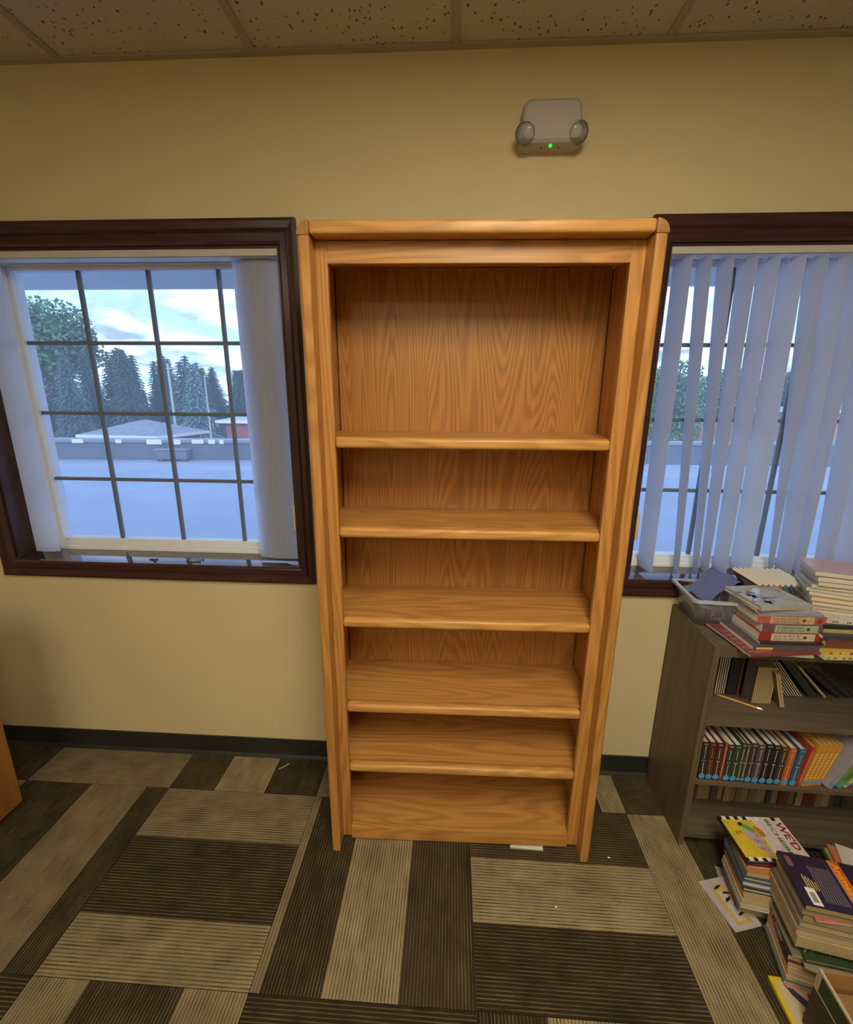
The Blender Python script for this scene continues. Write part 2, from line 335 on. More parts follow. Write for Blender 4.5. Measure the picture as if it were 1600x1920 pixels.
# carpet floor
S = .6113; CX0 = -.4557; RY = -.1958
floor = struct(bxo('floor', XL-.15, XR+.15, YN-.15, .02, -.12, -.006, pm('floor_slab', (.1,.09,.08), .9)))
LT, MD, DK, BR = (.30,.245,.142), (.225,.182,.106), (.034,.025,.014), (.050,.036,.020)
OL = (.235,.200,.112)
BANDS = {  # (col,row): (orientation, [(end fraction, tone)...])  v: ribs run away from the camera, h: ribs run left to right
 (-2,1): ('v', [(.10,DK),(.46,DK),(.845,MD),(1,DK)]),
 (-1,1): ('h', [(.33,MD),(.745,DK),(1,OL)]),
 (0,1): ('v', [(.045,MD),(.32,DK),(.66,LT),(.98,BR),(1,DK)]),
 (1,1): ('h', [(.335,BR),(.665,LT),(1,DK)]),
 (2,1): ('v', [(.28,LT),(1,DK)]),
 (-3,0): ('v', [(1,DK)]), (-2,0): ('h', [(1,MD)]), (-1,0): ('v', [(.31,BR),(.65,LT),(1,DK)]), (0,0): ('h', [(1,MD)]),
 (1,0): ('v', [(.4,MD),(.85,DK),(1,LT)]), (2,0): ('h', [(1,BR)]), (3,0): ('v', [(1,MD)]),
 (-2,2): ('h', [(.6,DK),(1,MD)]), (-1,2): ('v', [(.27,OL),(.71,DK),(1,MD)]), (0,2): ('h', [(.5,DK),(1,LT)]), (1,2): ('v', [(.3,DK),(.65,LT),(1,DK)]), (2,2): ('h', [(.5,DK),(1,MD)]),
}
def carpet_tile(col, row):
    x0 = CX0 + col*S; x1 = x0 + S
    y1 = RY - (row-1)*S; y0 = y1 - S
    if row == 0: y1 = 0.0
    x0c, x1c = max(x0, XL), min(x1, XR); y0c = max(y0, YN)
    if x1c - x0c < .02 or y1 - y0c < .02: return
    if (col,row) in BANDS: ori, bands = BANDS[(col,row)]
    else:
        rng = random.Random(col*31+row*7); ori = 'v' if (col+row) % 2 else 'h'
        a = rng.uniform(.25,.4); c = rng.uniform(.6,.75); t = rng.choice([(DK,LT,BR),(LT,DK,MD),(MD,BR,DK)])
        bands = [(a,t[0]),(c,t[1]),(1,t[2])]
    g = .0008; z0, z1 = -.006, .0
    bm = bmesh.new(); lay = bm.loops.layers.float_color.new('band')
    if ori == 'v': w, l = x1c-x0c-2*g, y1-y0c-2*g
    else: w, l = y1-y0c-2*g, x1c-x0c-2*g
    rows = []; prev = 0
    for e, t in bands:
        a, b_ = prev*w, e*w
        q = [bm.verts.new(p) for p in ((a,0,z1),(b_,0,z1),(b_,l,z1),(a,l,z1))]
        f = bm.faces.new(q)
        for lp in f.loops: lp[lay] = tuple(t)+(1,)
        prev = e
    for (ax,ay,bx_,by) in ((0,0,w,0),(w,0,w,l),(w,l,0,l),(0,l,0,0)):
        q = [bm.verts.new(p) for p in ((ax,ay,z0),(bx_,by,z0),(bx_,by,z1),(ax,ay,z1))]
        f = bm.faces.new(q)
        for lp in f.loops: lp[lay] = tuple(DK)+(1,)
    me = bpy.data.meshes.new('carpet_tile'); bm.to_mesh(me); bm.free()
    o = link('carpet_tile', me, carpet, floor)
    if ori == 'v': o.location = (x0c+g, y0c+g, 0)
    else: o.location = (x0c+g, y1-g, 0); o.rotation_euler = (0,0,-PI/2)   # local x runs toward the camera
for row in range(0, 9):
    for col in range(-4, 6): carpet_tile(col, row)

# ceiling: slab, tiles, grid
ceiling = struct(bxo('ceiling', XL-.15, XR+.15, YN-.15, .02, H+.06, H+.2, pm('ceiling_slab', (.3,.28,.25), .9)))
T = .6096; XB = .0454; YB = -1.22
tile_me = {}
def ceil_tiles():
    ks = range(-5, 5)
    yl = [0.0, YB] + [YB - 1.2192*i for i in range(1,4)] ; yl[-1] = max(yl[-1], YN)
    yl = [y for y in yl if y > YN] + [YN]
    for k in ks:
        x0 = max(XB + k*T, XL); x1 = min(XB + (k+1)*T, XR)
        if x1 - x0 < .05: continue
        for r in range(len(yl)-1):
            if (k,r) in CELL_LIGHT: continue
            o = bxo('ceiling_tile', x0+.009, x1-.009, yl[r+1]+.009, yl[r]-.009, H, H+.016, ceil_tile_mat, ceiling, .002, 1)
    for k in range(-4, 5):
        x = XB + k*T
        if XL < x < XR: bxo('ceiling_grid_bar', x-.012, x+.012, YN, -.02, H-.005, H+.004, grid_metal, ceiling)
    for y in yl[1:-1]: bxo('ceiling_grid_bar', XL, XR, y-.012, y+.012, H-.0055, H-.0008, grid_metal, ceiling)
    bxo('wall_angle', XL, XR, -.022, 0, H-.007, H-.001, grid_metal, ceiling)
    return yl
CELL_LIGHT = {(0,1), (-3,2), (-1,3)}
YLINES = ceil_tiles()
def troffer(k, r, label, strength):
    x0, x1 = XB+k*T, XB+(k+1)*T; y0, y1 = YLINES[r+1], YLINES[r]
    e = empty('ceiling_light', ((x0+x1)/2, (y0+y1)/2, H))
    tag(e, label, 'light', 'recessed ceiling light panels')
    w, l = (x1-x0)/2-.008, (y1-y0)/2-.008
    bm = bmesh.new()
    for a in ((-w,w,-l,-l+.03),(-w,w,l-.03,l),(-w,-w+.03,-l+.03,l-.03),(w-.03,w,-l+.03,l-.03)): box(bm, a[0],a[1],a[2],a[3], -.001, .03)
    done('frame', bm, white_plastic, e)
    bxo('diffuser', -w+.03, w-.03, -l+.03, l-.03, .006, .010, emit('fluorescent_diffuser_%d_%d' % (k+9,r), LIGHT_RGB, strength), e)
troffer(0, 1, 'recessed ceiling light panel over the room, nearest the tall oak bookcase', TROFFER*1.35)
troffer(-3, 2, 'added unseen fill panel in the ceiling, toward the left wall', TROFFER*.45)  # weak fill lamp added to balance the left side
troffer(-1, 3, 'added unseen fill panel in the ceiling, farthest back in the room', TROFFER*1.0)  # fill lamp added to even out the wall brightness

# ------------------------------------------------------------------ windows
PROFILE = [(0,0),(0,.012),(.007,.016),(.026,.016),(.030,.012),(.036,.019),(.052,.021),(.060,.016),(.061,0)]
def window(n, w, label):
    root = struct(empty('window_%d' % n, ((w['x0']+w['x1'])/2, 0, w['z0'])), label, 'window')
    ox, oz = root.location.x, root.location.z
    x0, x1, z0, z1 = w['x0']-ox, w['x1']-ox, 0.0, w['z1']-oz
    # mitred casing boards
    tops = .078; 
    sides = [((x0,z0),(x1,z0),(0,-1),.066),((x1,z0),(x1,z1),(1,0),.061),((x1,z1),(x0,z1),(0,1),.078),((x0,z1),(x0,z0),(-1,0),.062)]
    diag = {(0,0):(-1,-1),(1,0):(1,-1),(1,1):(1,1),(0,1):(-1,1)}
    wid = {(-1,0):.062,(1,0):.061,(0,-1):.066,(0,1):.078}
    for a, b, nrm, wd in sides:
        bm = bmesh.new(); ra = []; rb_ = []
        for (u, d) in PROFILE:
            k = u/.061
            def off(p):
                sx = -1 if abs(p[0]-x0) < 1e-6 else 1; sz = -1 if abs(p[1]-z0) < 1e-6 else 1
                return (p[0]+sx*k*wid[(sx,0)], p[1]+sz*k*wid[(0,sz)])
            pa, pb = off(a), off(b)
            ra.append(bm.verts.new((pa[0], -d, pa[1]))); rb_.append(bm.verts.new((pb[0], -d, pb[1])))
        for i in range(len(ra)-1): bm.faces.new((ra[i], rb_[i], rb_[i+1], ra[i+1]))
        bm.faces.new(ra); bm.faces.new(list(reversed(rb_)))
        done('casing_board', bm, dark_wood if nrm[0] == 0 else dark_wood_v, root)
    # jambs and sill lining the opening
    bxo('jamb_board', x0, x0+.008, -.004, .095, z0+.008, z1, dark_wood_v, root)
    bxo('jamb_board', x1-.008, x1, -.004, .095, z0+.008, z1, dark_wood_v, root)
    bxo('jamb_board', x0+.008, x1-.008, -.004, .095, z1-.008, z1, dark_wood, root)
    bm = bmesh.new(); prism(bm, [(-.0145,z0-.012),(.098,z0-.012),(.098,z0+.0150),(-.0115,z0+.0018),(-.0145,z0-.001)], 0, x0+.001, x1-.001)
    done('sill', bm, pm('mahogany_gloss_sill', (.055,.022,.022), .08, .2, 20, .8, coat=1.0), root)
    # vinyl frame around the glass
    gx0, gx1 = (x0+.11, x1-.022) if n == 1 else (x0+.018, x1-.10)
    gz0, gz1 = z0+.060, z1-.040
    bxo('frame_rail', x0, x1, .099, .165, z0, z0+.030, vinyl, root, .004, 2)
    bxo('frame_rail', x0+.004, x1-.004, .107, .160, z0+.030, z0+.047, vinyl, root, .003, 2)
    bxo('frame_rail', gx0, gx1, .114, .155, z0+.047, gz0, vinyl, root, .002, 2)
    bxo('frame_rail', x0, x1, .095, .165, gz1+.012, z1, vinyl, root, .004, 2)
    bxo('frame_rail', gx0, gx1, .110, .155, gz1, gz1+.012, vinyl, root, .002, 2)
    bxo('frame_stile', x0, gx0-.014, .095, .165, z0+.030, gz1+.012, vinyl, root, .004, 2)
    bxo('frame_stile', gx0-.014, gx0, .110, .160, z0+.047, gz1+.012, vinyl, root, .003, 2)
    bxo('frame_stile', gx1+.008, x1, .095, .165, z0+.030, gz1+.012, vinyl, root, .004, 2)
    bxo('frame_stile', gx1, gx1+.008, .110, .160, z0+.047, gz1+.012, vinyl, root, .003, 2)
    # muntins and panes
    if n == 1: vx = [-1.340-ox, -1.071-ox, -.805-ox]
    else: vx = [1.016-ox, 1.281-ox, 1.546-ox]
    hz = [1.2195-oz, 1.4865-oz, 1.7505-oz] if n == 1 else [1.2165-oz, 1.484-oz, 1.7465-oz]
    muntin_m = pm('backlit_muntin', (.14,.17,.23), .5, .05, 20)  # bars coloured dark to carry their backlit look
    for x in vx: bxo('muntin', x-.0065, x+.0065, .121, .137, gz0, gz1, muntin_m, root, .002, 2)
    xs = [gx0]+vx+[gx1]; zs = [gz0]+hz+[gz1]
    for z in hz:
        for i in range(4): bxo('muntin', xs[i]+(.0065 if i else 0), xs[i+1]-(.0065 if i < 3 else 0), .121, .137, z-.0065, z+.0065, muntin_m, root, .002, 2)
    for i in range(4):
        for j in range(4):
            bm = bmesh.new()
            v = [bm.verts.new(p) for p in ((xs[i],.1305,zs[j]),(xs[i+1],.1305,zs[j]),(xs[i+1],.1305,zs[j+1]),(xs[i],.1305,zs[j+1]))]
            bm.faces.new(v); done('pane', bm, glass, root)
    return root
window(1, WL, 'dark-framed grid window left of the oak bookcase, blind drawn open')
window(2, WR, 'dark-framed grid window right of the oak bookcase behind hanging blind vanes')

def vane(parent, xt, at, xb_, ab, zt, zb, yt=.045, yb=.045, width=.089, sag=.006):
    """curved slat; x and turn (degrees from the window plane) at top and bottom"""
    bm = bmesh.new(); nseg, nz = 8, 8; front = []; back = []
    for j in range(nz+1):
        t = j/nz; cx = xt+(xb_-xt)*t; cy = yt+(yb-yt)*t; a = rad(at+(ab-at)*t); z = zt+(zb-zt)*t
        fr = []; bk = []
        for i in range(nseg+1):
            u = (i/nseg-.5)*width; d = sag*(1-(2*i/nseg-1)**2)
            for s, L_ in ((0, fr), (.0007, bk)):
                dd = d+s; L_.append(bm.verts.new((cx+u*math.cos(a)+dd*math.sin(a), cy+u*math.sin(a)-dd*math.cos(a), z)))
        front.append(fr); back.append(bk)
    for j in range(nz):
        for i in range(nseg):
            bm.faces.new((front[j][i], front[j][i+1], front[j+1][i+1], front[j+1][i])); bm.faces.new((back[j][i+1], back[j][i], back[j+1][i], back[j+1][i+1]))
        bm.faces.new((front[j][0], front[j+1][0], back[j+1][0], back[j][0])); bm.faces.new((front[j][-1], back[j][-1], back[j+1][-1], front[j+1][-1]))
    return done('vane', bm, vane_m, parent, smooth=False)
def hook(parent, x, z, y=.045):
    bm = bmesh.new(); cyl(bm, (x,y,z), (x,y,z+.014), .004, .0025, 8); box(bm, x-.007, x+.007, y-.001, y+.001, z-.010, z+.002); done('vane_clip', bm, white_plastic, parent)
def blind(w, label):
    root = empty('vertical_blind', ((w['x0']+w['x1'])/2, 0, w['z1'])); tag(root, label, 'blind')
    ox, oz = root.location.x, root.location.z; x0, x1 = w['x0']-ox+.010, w['x1']-ox-.010
    bm = bmesh.new(); box(bm, x0, x1, .012, .062, -.030, -.010); done('headrail', bm, vinyl, root, .002)
    bm = bmesh.new(); box(bm, x0, x1, .000, .004, -.030, -.0085); box(bm, x0, x1, .004, .012, -.012, -.0085); done('valance', bm, pm('beige_valance', (.54,.52,.49), .5, .04, 20), root, .001)
    return root, ox, oz
def chain(parent, x, y, z0, z1, name='bead_chain'):
    bm = bmesh.new(); z = z1
    while z > z0:
        bmesh.ops.create_icosphere(bm, subdivisions=1, radius=.0026, matrix=Matrix.Translation((x,y,z))); z -= .0075
    done(name, bm, white_plastic, parent)
B1, bx1, bz1 = blind(WL, 'off-white vertical blind gathered at the right of the left window')
vane(B1, -1.600-bx1, 2, -1.597-bx1, 4, 2.010-bz1, .930-bz1, .035, .035, width=.098); hook(B1, -1.600-bx1, 2.008-bz1, .035)
for i in range(9):
    xx = -.672+.0125*i-bx1; vane(B1, xx, -15+i*.5, xx+.008, -14, 2.010-bz1, .928-bz1, .040, .040, sag=.004); hook(B1, xx, 2.008-bz1, .040)
chain(B1, -.549-bx1, .050, 1.00-bz1, 2.005-bz1); chain(B1, -.543-bx1, .058, 1.00-bz1, 2.005-bz1)
WEIGHT = pm('cream_plastic', (.72,.60,.34), .45, .05, 20)
bxo('chain_weight', -.552-bx1, -.535-bx1, .022, .036, 1.046-bz1, 1.150-bz1, WEIGHT, B1, .003, 3)
B2, bx2, bz2 = blind(WR, 'off-white vertical blind hanging with loosely turned vanes across the right window')
V2 = [(.803,-76,.816,-76),(.870,-86,.935,-104),(.938,-86,1.006,-106),(1.007,-82,1.040,-101),(1.075,-79,1.096,-88),(1.150,-76,1.172,-72),
      (1.222,-82,1.284,-116),(1.290,-80,1.332,-93),(1.357,-82,1.384,-108),(1.427,-78,1.470,-94),(1.497,-78,1.535,-84),(1.567,-78,1.60,-84),(1.637,-80,1.66,-80),(1.707,-80,1.72,-80),(1.777,-80,1.78,-80),(1.845,-80,1.845,-80)]
for (a, b, c, d) in V2:
    vane(B2, a-bx2, b, c-bx2, d, 2.004-bz2, .922-bz2); hook(B2, a-bx2, 2.002-bz2)
bxo('chain_weight', .748-bx2, .765-bx2, .020, .034, 1.043-bz2, 1.145-bz2, WEIGHT, B2, .003, 3)
chain(B2, .757-bx2, .028, 1.14-bz2, 2.002-bz2)

# ------------------------------------------------------------------ tall oak bookcase
def bookcase():
    R = empty('oak_bookcase', (.114, -.240, 0), rad(1.0))
    tag(R, 'tall empty golden oak bookcase with five shelves between the two windows', 'bookcase')
    for s in (-1, 1):
        a, b = sorted((s*.45, s*.432)); bxo('side_panel', a, b, -.1075, .172, .012, 1.943, oak_v, R)
        a, b = sorted((s*.451, s*.420))
        bm = bmesh.new(); xi, xo_ = s*.420, s*.451
        pts = [(xi,-.108),(xi,-.159),(xi+s*.003,-.162),(xo_-s*.013,-.162)]+[(xo_-s*.013+s*.013*math.sin(t_), -.149-.013*math.cos(t_)) for t_ in (.3,.6,.9,1.2,1.5707)]+[(xo_,-.108)]
        prism(bm, pts, 2, .0, 1.942); done('side_rail', bm, oak_v, R, .0012, 2)
        # rounded top corner block, darker end grain
        bm = bmesh.new(); pts = [(s*.420,1.9425),(s*.451,1.9425)]
        for i in range(7):
            t = i/6*PI/2; pts.append((s*(.420+.031*math.cos(t)), 1.9445+.031*math.sin(t)))
        if s < 0: pts.reverse()
        prism(bm, pts, 1, -.162, -.10); done('corner_block', bm, oak_end, R, .003, 3)
    bxo('stile', -.420, -.388, -.112, -.094, .012, 1.944, oak_v, R, .0015, 2)
    bxo('stile', .384, .420, -.112, -.094, .012, 1.944, oak_v, R, .0015, 2)
    bxo('header_rail', -.388, .384, -.112, -.094, 1.891, 1.944, oak_h, R, .0015, 2)
    bm = bmesh.new(); box(bm, -.420, .420, -.162, -.110, 1.944, 1.9755); done('top_rail', bm, oak_nose, R, .008, 4)
    bxo('top_panel', -.44, .44, -.110, .172, 1.948, 1.968, oak_h, R)
    bxo('back_panel', -.4275, .4275, .146, .151, .03, 1.946, oak_back, R)
    bxo('gap_shade_board', -.432, .432, .156, .160, .03, 1.946, pm('gap_shade_dark', (.05,.03,.015), .8), R)  # dark sheet added so the gaps beside the back panel read as shade
    for zt in (1.447, 1.180, .883, .570, .329):
        sh = bxo('shelf', -.431, .431, -.088, .1445, zt-.0205, zt, oak_h, R)
        bm = bmesh.new(); box(bm, -.3875, .3835, -.119, -.088, zt-.031, zt+.0005); done('nosing', bm, oak_nose, sh, .0105, 4)
    bxo('bottom_shelf', -.431, .431, -.100, .1445, .040, .058, oak_h, R)
    bxo('toe_rail', -.388, .384, -.118, -.100, .008, .060, oak_h, R, .0015, 2)
    return R
bookcase()

# ------------------------------------------------------------------ emergency light on the wall
def emergency_light():
    R = empty('emergency_light', (.333, 0, 2.285)); tag(R, 'grey-white two-headed emergency light with green lamp on wall above bookcase', 'light')
    bm = bmesh.new()
    n = 6
    def ring(y, sx, z0, z1, r):
        pts = []
        for (cx, cz, a0) in ((sx-r, z1-r, 0), (-sx+r, z1-r, 90), (-sx-.006+r*.6, z0+r*.6, 180), (sx+.006-r*.6, z0+r*.6, 270)):
            rr = r if a0 < 180 else r*.6
            for i in range(n+1):
                t = rad(a0+90*i/n); pts.append((cx+rr*math.cos(t), y, cz+rr*math.sin(t)))
        return [bm.verts.new(p) for p in pts]
    rings = [ring(0,.086,.000,.116,.022), ring(-.040,.086,.000,.116,.022), ring(-.056,.083,.004,.112,.022), ring(-.062,.076,.012,.104,.02)]
    for a, b in zip(rings, rings[1:]):
        m = len(a)
        for i in range(m): bm.faces.new((a[i], a[(i+1)%m], b[(i+1)%m], b[i]))
    bm.faces.new(rings[0]); bm.faces.new(rings[-1])
    done('housing', bm, pm('grey_plastic_housing', (.44,.42,.39), .5, .03, 20), R, smooth=False)
    lens = clear_plastic('clear_lamp_lens', (.95,.95,.93), .15)
    chrome = pm('reflector_chrome', (.8,.8,.8), .15, .05, 20, metal=1)
    for s in (-1, 1):
        c = Vector((s*.077, -.058, .026)); d = Vector((s*.30, -.86, -.42)).normalized(); q = d.to_track_quat('Z','Y')
        bm = bmesh.new()
        prof = [(.012,-.022),(.023,-.014),(.0285,-.002),(.0285,.006)]
        prev = None
        for (r, h) in prof:
            ringv = [bm.verts.new(c+q@Vector((r*math.cos(2*PI*i/20), r*math.sin(2*PI*i/20), h))) for i in range(20)]
            if prev:
                for i in range(20): bm.faces.new((prev[i], prev[(i+1)%20], ringv[(i+1)%20], ringv[i]))
            else: bm.faces.new(ringv)
            prev = ringv
        hd = done('lamp_head', bm, pm('lamp_shell', (.55,.53,.50), .4, .03, 20), R, smooth=True)
        bm = bmesh.new(); prev = None
        for (r, h) in ((.026,.004),(.015,-.006),(.004,-.012)):
            ringv = [bm.verts.new(c+q@Vector((r*math.cos(2*PI*i/20), r*math.sin(2*PI*i/20), h))) for i in range(20)]
            if prev:
                for i in range(20): bm.faces.new((prev[i], prev[(i+1)%20], ringv[(i+1)%20], ringv[i]))
            prev = ringv
        bm.faces.new(prev); done('reflector', bm, chrome, hd, smooth=True)
        bm = bmesh.new(); prev = None
        for (r, h) in ((.0282,.005),(.024,.009),(.014,.0125),(.004,.0135)):
            ringv = [bm.verts.new(c+q@Vector((r*math.cos(2*PI*i/20), r*math.sin(2*PI*i/20), h))) for i in range(20)]
            if prev:
                for i in range(20): bm.faces.new((prev[i], prev[(i+1)%20], ringv[(i+1)%20], ringv[i]))
            prev = ringv
        bm.faces.new(prev); done('lens', bm, lens, hd, smooth=True)
    bm = bmesh.new(); cyl(bm, (0,-.046,.001), (0,-.050,-.003), .0055, .004, 14); done('indicator', bm, emit('green_led', (.045,.85,.09), 1.1), R)
    for x in (-.026, .026):
        bm = bmesh.new(); cyl(bm, (x,-.036,.001), (x,-.036,-.001), .003, n=8); done('screw_hole', bm, base_rubber, R)
emergency_light()

# ------------------------------------------------------------------ low dark bookcase on the right
DR = rad(-2.0)
DO = Vector((.915, -.310, 0))        # front left foot
DM = Matrix.Translation(DO) @ Matrix.Rotation(DR, 4, 'Z')
def low_shelf():
    R = empty('low_bookcase', DO, DR); tag(R, 'low dark grey-brown laminate bookcase crammed with books at the right', 'bookcase')
    W, D = .82, .300
    bxo('side_panel', -.010, .010, 0, D, 0, .802, ash_v, R, .0008, 1)
    bxo('side_panel', W-.010, W+.010, 0, D, 0, .802, ash_v, R, .0008, 1)
    bxo('top_panel', .010, W-.010, -.001, D, .766, .800, ash_h, R, .0008, 1)
    bxo('shelf', .010, W-.010, .001, D-.006, .508, .526, ash_h, R, .0008, 1)
    bxo('shelf', .010, W-.010, .001, D-.006, .268, .284, ash_h, R, .0008, 1)
    bxo('bottom_panel', .010, W-.010, .001, D-.006, .036, .054, ash_h, R, .0008, 1)
    bxo('back_panel', -.010, W+.010, D-.005, D, .036, .80, pm('dark_hardboard', (.03,.026,.022), .7), R)
    bxo('plinth', .010, W-.010, .05, .062, 0, .036, ash_h, R)
low_shelf()

# ------------------------------------------------------------------ books
def book(label, w, h, t, col, M, pages=P_WHITE, hard=False, name='book', group=None, cat='book', rough=.35, ct=None, pageinset=None):
    """x: spine -> fore edge, y: height, z: thickness"""
    c = ct if ct else (.0022 if hard else .0007)
    c = min(c, t*.3); ov = .0028 if hard else .0003
    bm = bmesh.new()
    box(bm, 0, w, 0, h, 0, c); box(bm, 0, w, 0, h, t-c, t); box(bm, 0, c, 0, h, c, t-c)
    me = bpy.data.meshes.new(name); bmesh.ops.recalc_face_normals(bm, faces=bm.faces); bm.to_mesh(me); bm.free()
    o = link(name, me, cover(col, rough)); o.matrix_world = M
    tag(o, label, cat, group)
    bm = bmesh.new(); box(bm, c, w-ov, ov, h-ov, c, t-c); done('pages', bm, pages, o)
    return o
def flat_print(parent, rects, z, mat, name='cover_print'):
    """thin rectangles printed on the top cover: (x0,x1,y0,y1)"""
    bm = bmesh.new()
    for r in rects: box(bm, r[0], r[1], r[2], r[3], z-.0002, z+.0002)
    return done(name, bm, mat, parent)
def blob_print(parent, cx, cy, rx, ry, z, mat, name='cover_print', rot=0, n=18, jag=.12, seed=0):
    rng = random.Random(seed); bm = bmesh.new(); vs_ = []
    for i in range(n):
        a = 2*PI*i/n; k = 1+rng.uniform(-jag, jag); x = rx*k*math.cos(a); y = ry*k*math.sin(a)
        vs_.append(bm.verts.new((cx+x*math.cos(rot)-y*math.sin(rot), cy+x*math.sin(rot)+y*math.cos(rot), z+.0003)))
    bm.faces.new(vs_); return done(name, bm, mat, parent)
def spine_rects(parent, rects, mat, name='spine_print'):
    """rects on the spine plane x=0: (y0,y1,z0,z1)"""
    bm = bmesh.new()
    for r in rects: box(bm, -.0004, .0001, r[0], r[1], r[2], r[3])
    return done(name, bm, mat, parent)
def flat(x, y, z, rot=0.0): return Matrix.Translation((x,y,z)) @ Matrix.Rotation(rad(rot), 4, 'Z')
STAND = Matrix(((0,0,1,0),(1,0,0,0),(0,1,0,0),(0,0,0,1)))       # spine toward the camera
STANDF = Matrix(((0,0,-1,0),(-1,0,0,0),(0,1,0,0),(0,0,0,1)))    # fore edge toward the camera
def stand(x, y, z, lean=0.0, t=0.0, fore=False, depth=0.0, yaw=0.0):
    """x: left bottom of the book front; leaning pivots on the corner that stays on the shelf"""
    base = Matrix.Translation((x,y,z)) @ Matrix.Rotation(rad(yaw), 4, 'Z')
    a = rad(lean); S_ = STAND if not fore else Matrix.Translation((t, depth, 0)) @ STANDF
    if lean > 0: return base @ Matrix.Translation((t,0,0)) @ Matrix.Rotation(a,4,'Y') @ Matrix.Translation((-t,0,0)) @ S_
    return base @ Matrix.Rotation(a,4,'Y') @ S_

GOLD = pm('pale_gold_print', (.62,.55,.38), .5); BLUEDOT = pm('blue_dot_sticker', (.08,.33,.70), .5); INK = pm('black_ink', (.02,.02,.02), .6)
WHITEP = pm('white_print', (.80,.78,.74), .5)
def dot(parent, y, z, r=.0085, mat=BLUEDOT, name='dot_sticker'):
    bm = bmesh.new(); vs_ = [bm.verts.new((-.0007, y+r*math.sin(2*PI*i/16), z+r*math.cos(2*PI*i/16))) for i in range(16)]; bm.faces.new(vs_)
    return done(name, bm, mat, parent)

# --- series on the third board (spines out, blue dots)
ZS3, YS3 = .2845, -.300
def yfront(x): return -.310-(x-.915)*math.tan(rad(2.0))
ser = [ # x left, thickness, colour, height, lean, what
 (.936,.021,(.022,.022,.028),.152,-1.5,'black-navy hardback','h'),(.9585,.021,(.075,.022,.018),.152,-1.2,'dark maroon hardback','h'),(.981,.021,(.060,.016,.016),.152,-1,'deep wine hardback','h'),
 (1.0035,.009,(.30,.045,.035),.155,0,'slim bright red book','p'),(1.014,.022,(.018,.038,.026),.148,0,'dark green hardback','h'),(1.037,.021,(.022,.048,.028),.148,0,'bottle green hardback','h'),
 (1.059,.012,(.035,.055,.035),.158,0,'slim mossy green book','h'),(1.072,.012,(.06,.065,.05),.156,.5,'slim grey-green book','h'),(1.085,.022,(.040,.026,.045),.160,.5,'dark plum hardback','h'),
 (1.108,.022,(.085,.065,.085),.156,.5,'dusty purple hardback','h'),(1.131,.023,(.014,.014,.016),.160,1,'gold-lettered black hardback','h'),(1.155,.023,(.012,.012,.012),.158,1.2,'plain black hardback','h'),
 (1.179,.022,(.040,.038,.028),.153,1.6,'dark olive hardback','h'),(1.203,.022,(.48,.125,.028),.150,2.2,'bright orange hardback','h'),(1.228,.022,(.035,.115,.23),.150,4,'royal blue hardback','h'),
 (1.256,.009,(.42,.06,.03),.162,7,'slim orange-red book','p')]
for i, (x, t, c, h, ln, what, kd) in enumerate(ser):
    w = .115
    o = book('%s, %s from left in the shelf row with blue dots' % (what, ORD[i]),
             w, h, t, c, stand(x, yfront(x)+.008, ZS3, ln, t), P_WHITE if i % 3 else P_TAN, kd == 'h', group='books with blue dots on the lower shelf', rough=.45)
    zc = t/2
    if kd == 'h':
        rng = random.Random(i); R = []
        y = h*.15
        while y < h*.86:
            dl = rng.uniform(.003,.008)
            if not (h*.47 < y < h*.56): R.append((y, y+dl, zc-.0011, zc+.0011))
            y += dl+rng.uniform(.001,.003)
        R += [(h*.93,h*.937,t*.2,t*.8),(h*.955,h*.96,t*.2,t*.8),(h*.50,h*.53,zc-.005,zc-.003),(h*.50,h*.53,zc+.003,zc+.005),(h*.513,h*.518,zc-.005,zc+.005)]
        spine_rects(o, R, GOLD if i != 1 else pm('copper_print', (.42,.22,.10), .5), 'spine_lettering')
        dot(o, .014, zc, min(.0105, t*.49))
    else:
        spine_rects(o, [(h*.1,h*.9,zc-.0012,zc+.0012)], pm('pink_print', (.65,.32,.26), .5), 'spine_lettering')
xo = 1.270
for i in range(5):
    t = .0135; ln = 9+i*1.2
    o = book('thin yellow-orange paperback with a blue dot, %s of five leaning beside blue hardback' % ORD[i], .12, .170, t, (.56,.27,.035), stand(xo, -.312+.002*i, ZS3, ln, t), P_TAN, False, group='yellow-orange paperbacks', rough=.5)
    dot(o, .014, t/2, .0066); spine_rects(o, [(.03+.012*k, .038+.012*k, t*.3, t*.7) for k in range(9)], pm('pale_yellow_print', (.75,.52,.18), .5), 'spine_lettering')
    xo += t/math.cos(rad(ln))+.0005
lean_row = [(1.345,.020,(.33,.30,.36),.185,25,'pale lilac-grey paperback leaning beside yellow-orange paperbacks'),(1.372,.026,(.14,.33,.075),.190,32,'thick green paperback leaning at a slant by lilac-grey book'),(1.406,.012,(.60,.47,.26),.185,36,'thin cream book leaning on the thick green paperback'),
 (1.424,.016,(.42,.05,.04),.185,40,'red paperback leaning over cream book with blue dot'),(1.448,.014,(.10,.11,.14),.18,43,'charcoal paperback leaning over red one with blue dot')]
for i, (x, t, c, h, ln, lb) in enumerate(lean_row):
    o = book(lb, .12, h, t, c, stand(x, -.318+.004*i, ZS3, ln, t), P_WHITE, False, rough=.5)
    dot(o, .016, t/2, min(.0085, t*.48))
    if i == 1: spine_rects(o, [(.035+.006*k, .038+.006*k, .006, .020) for k in range(22)], pm('dark_green_print', (.05,.14,.03), .5), 'spine_lettering')

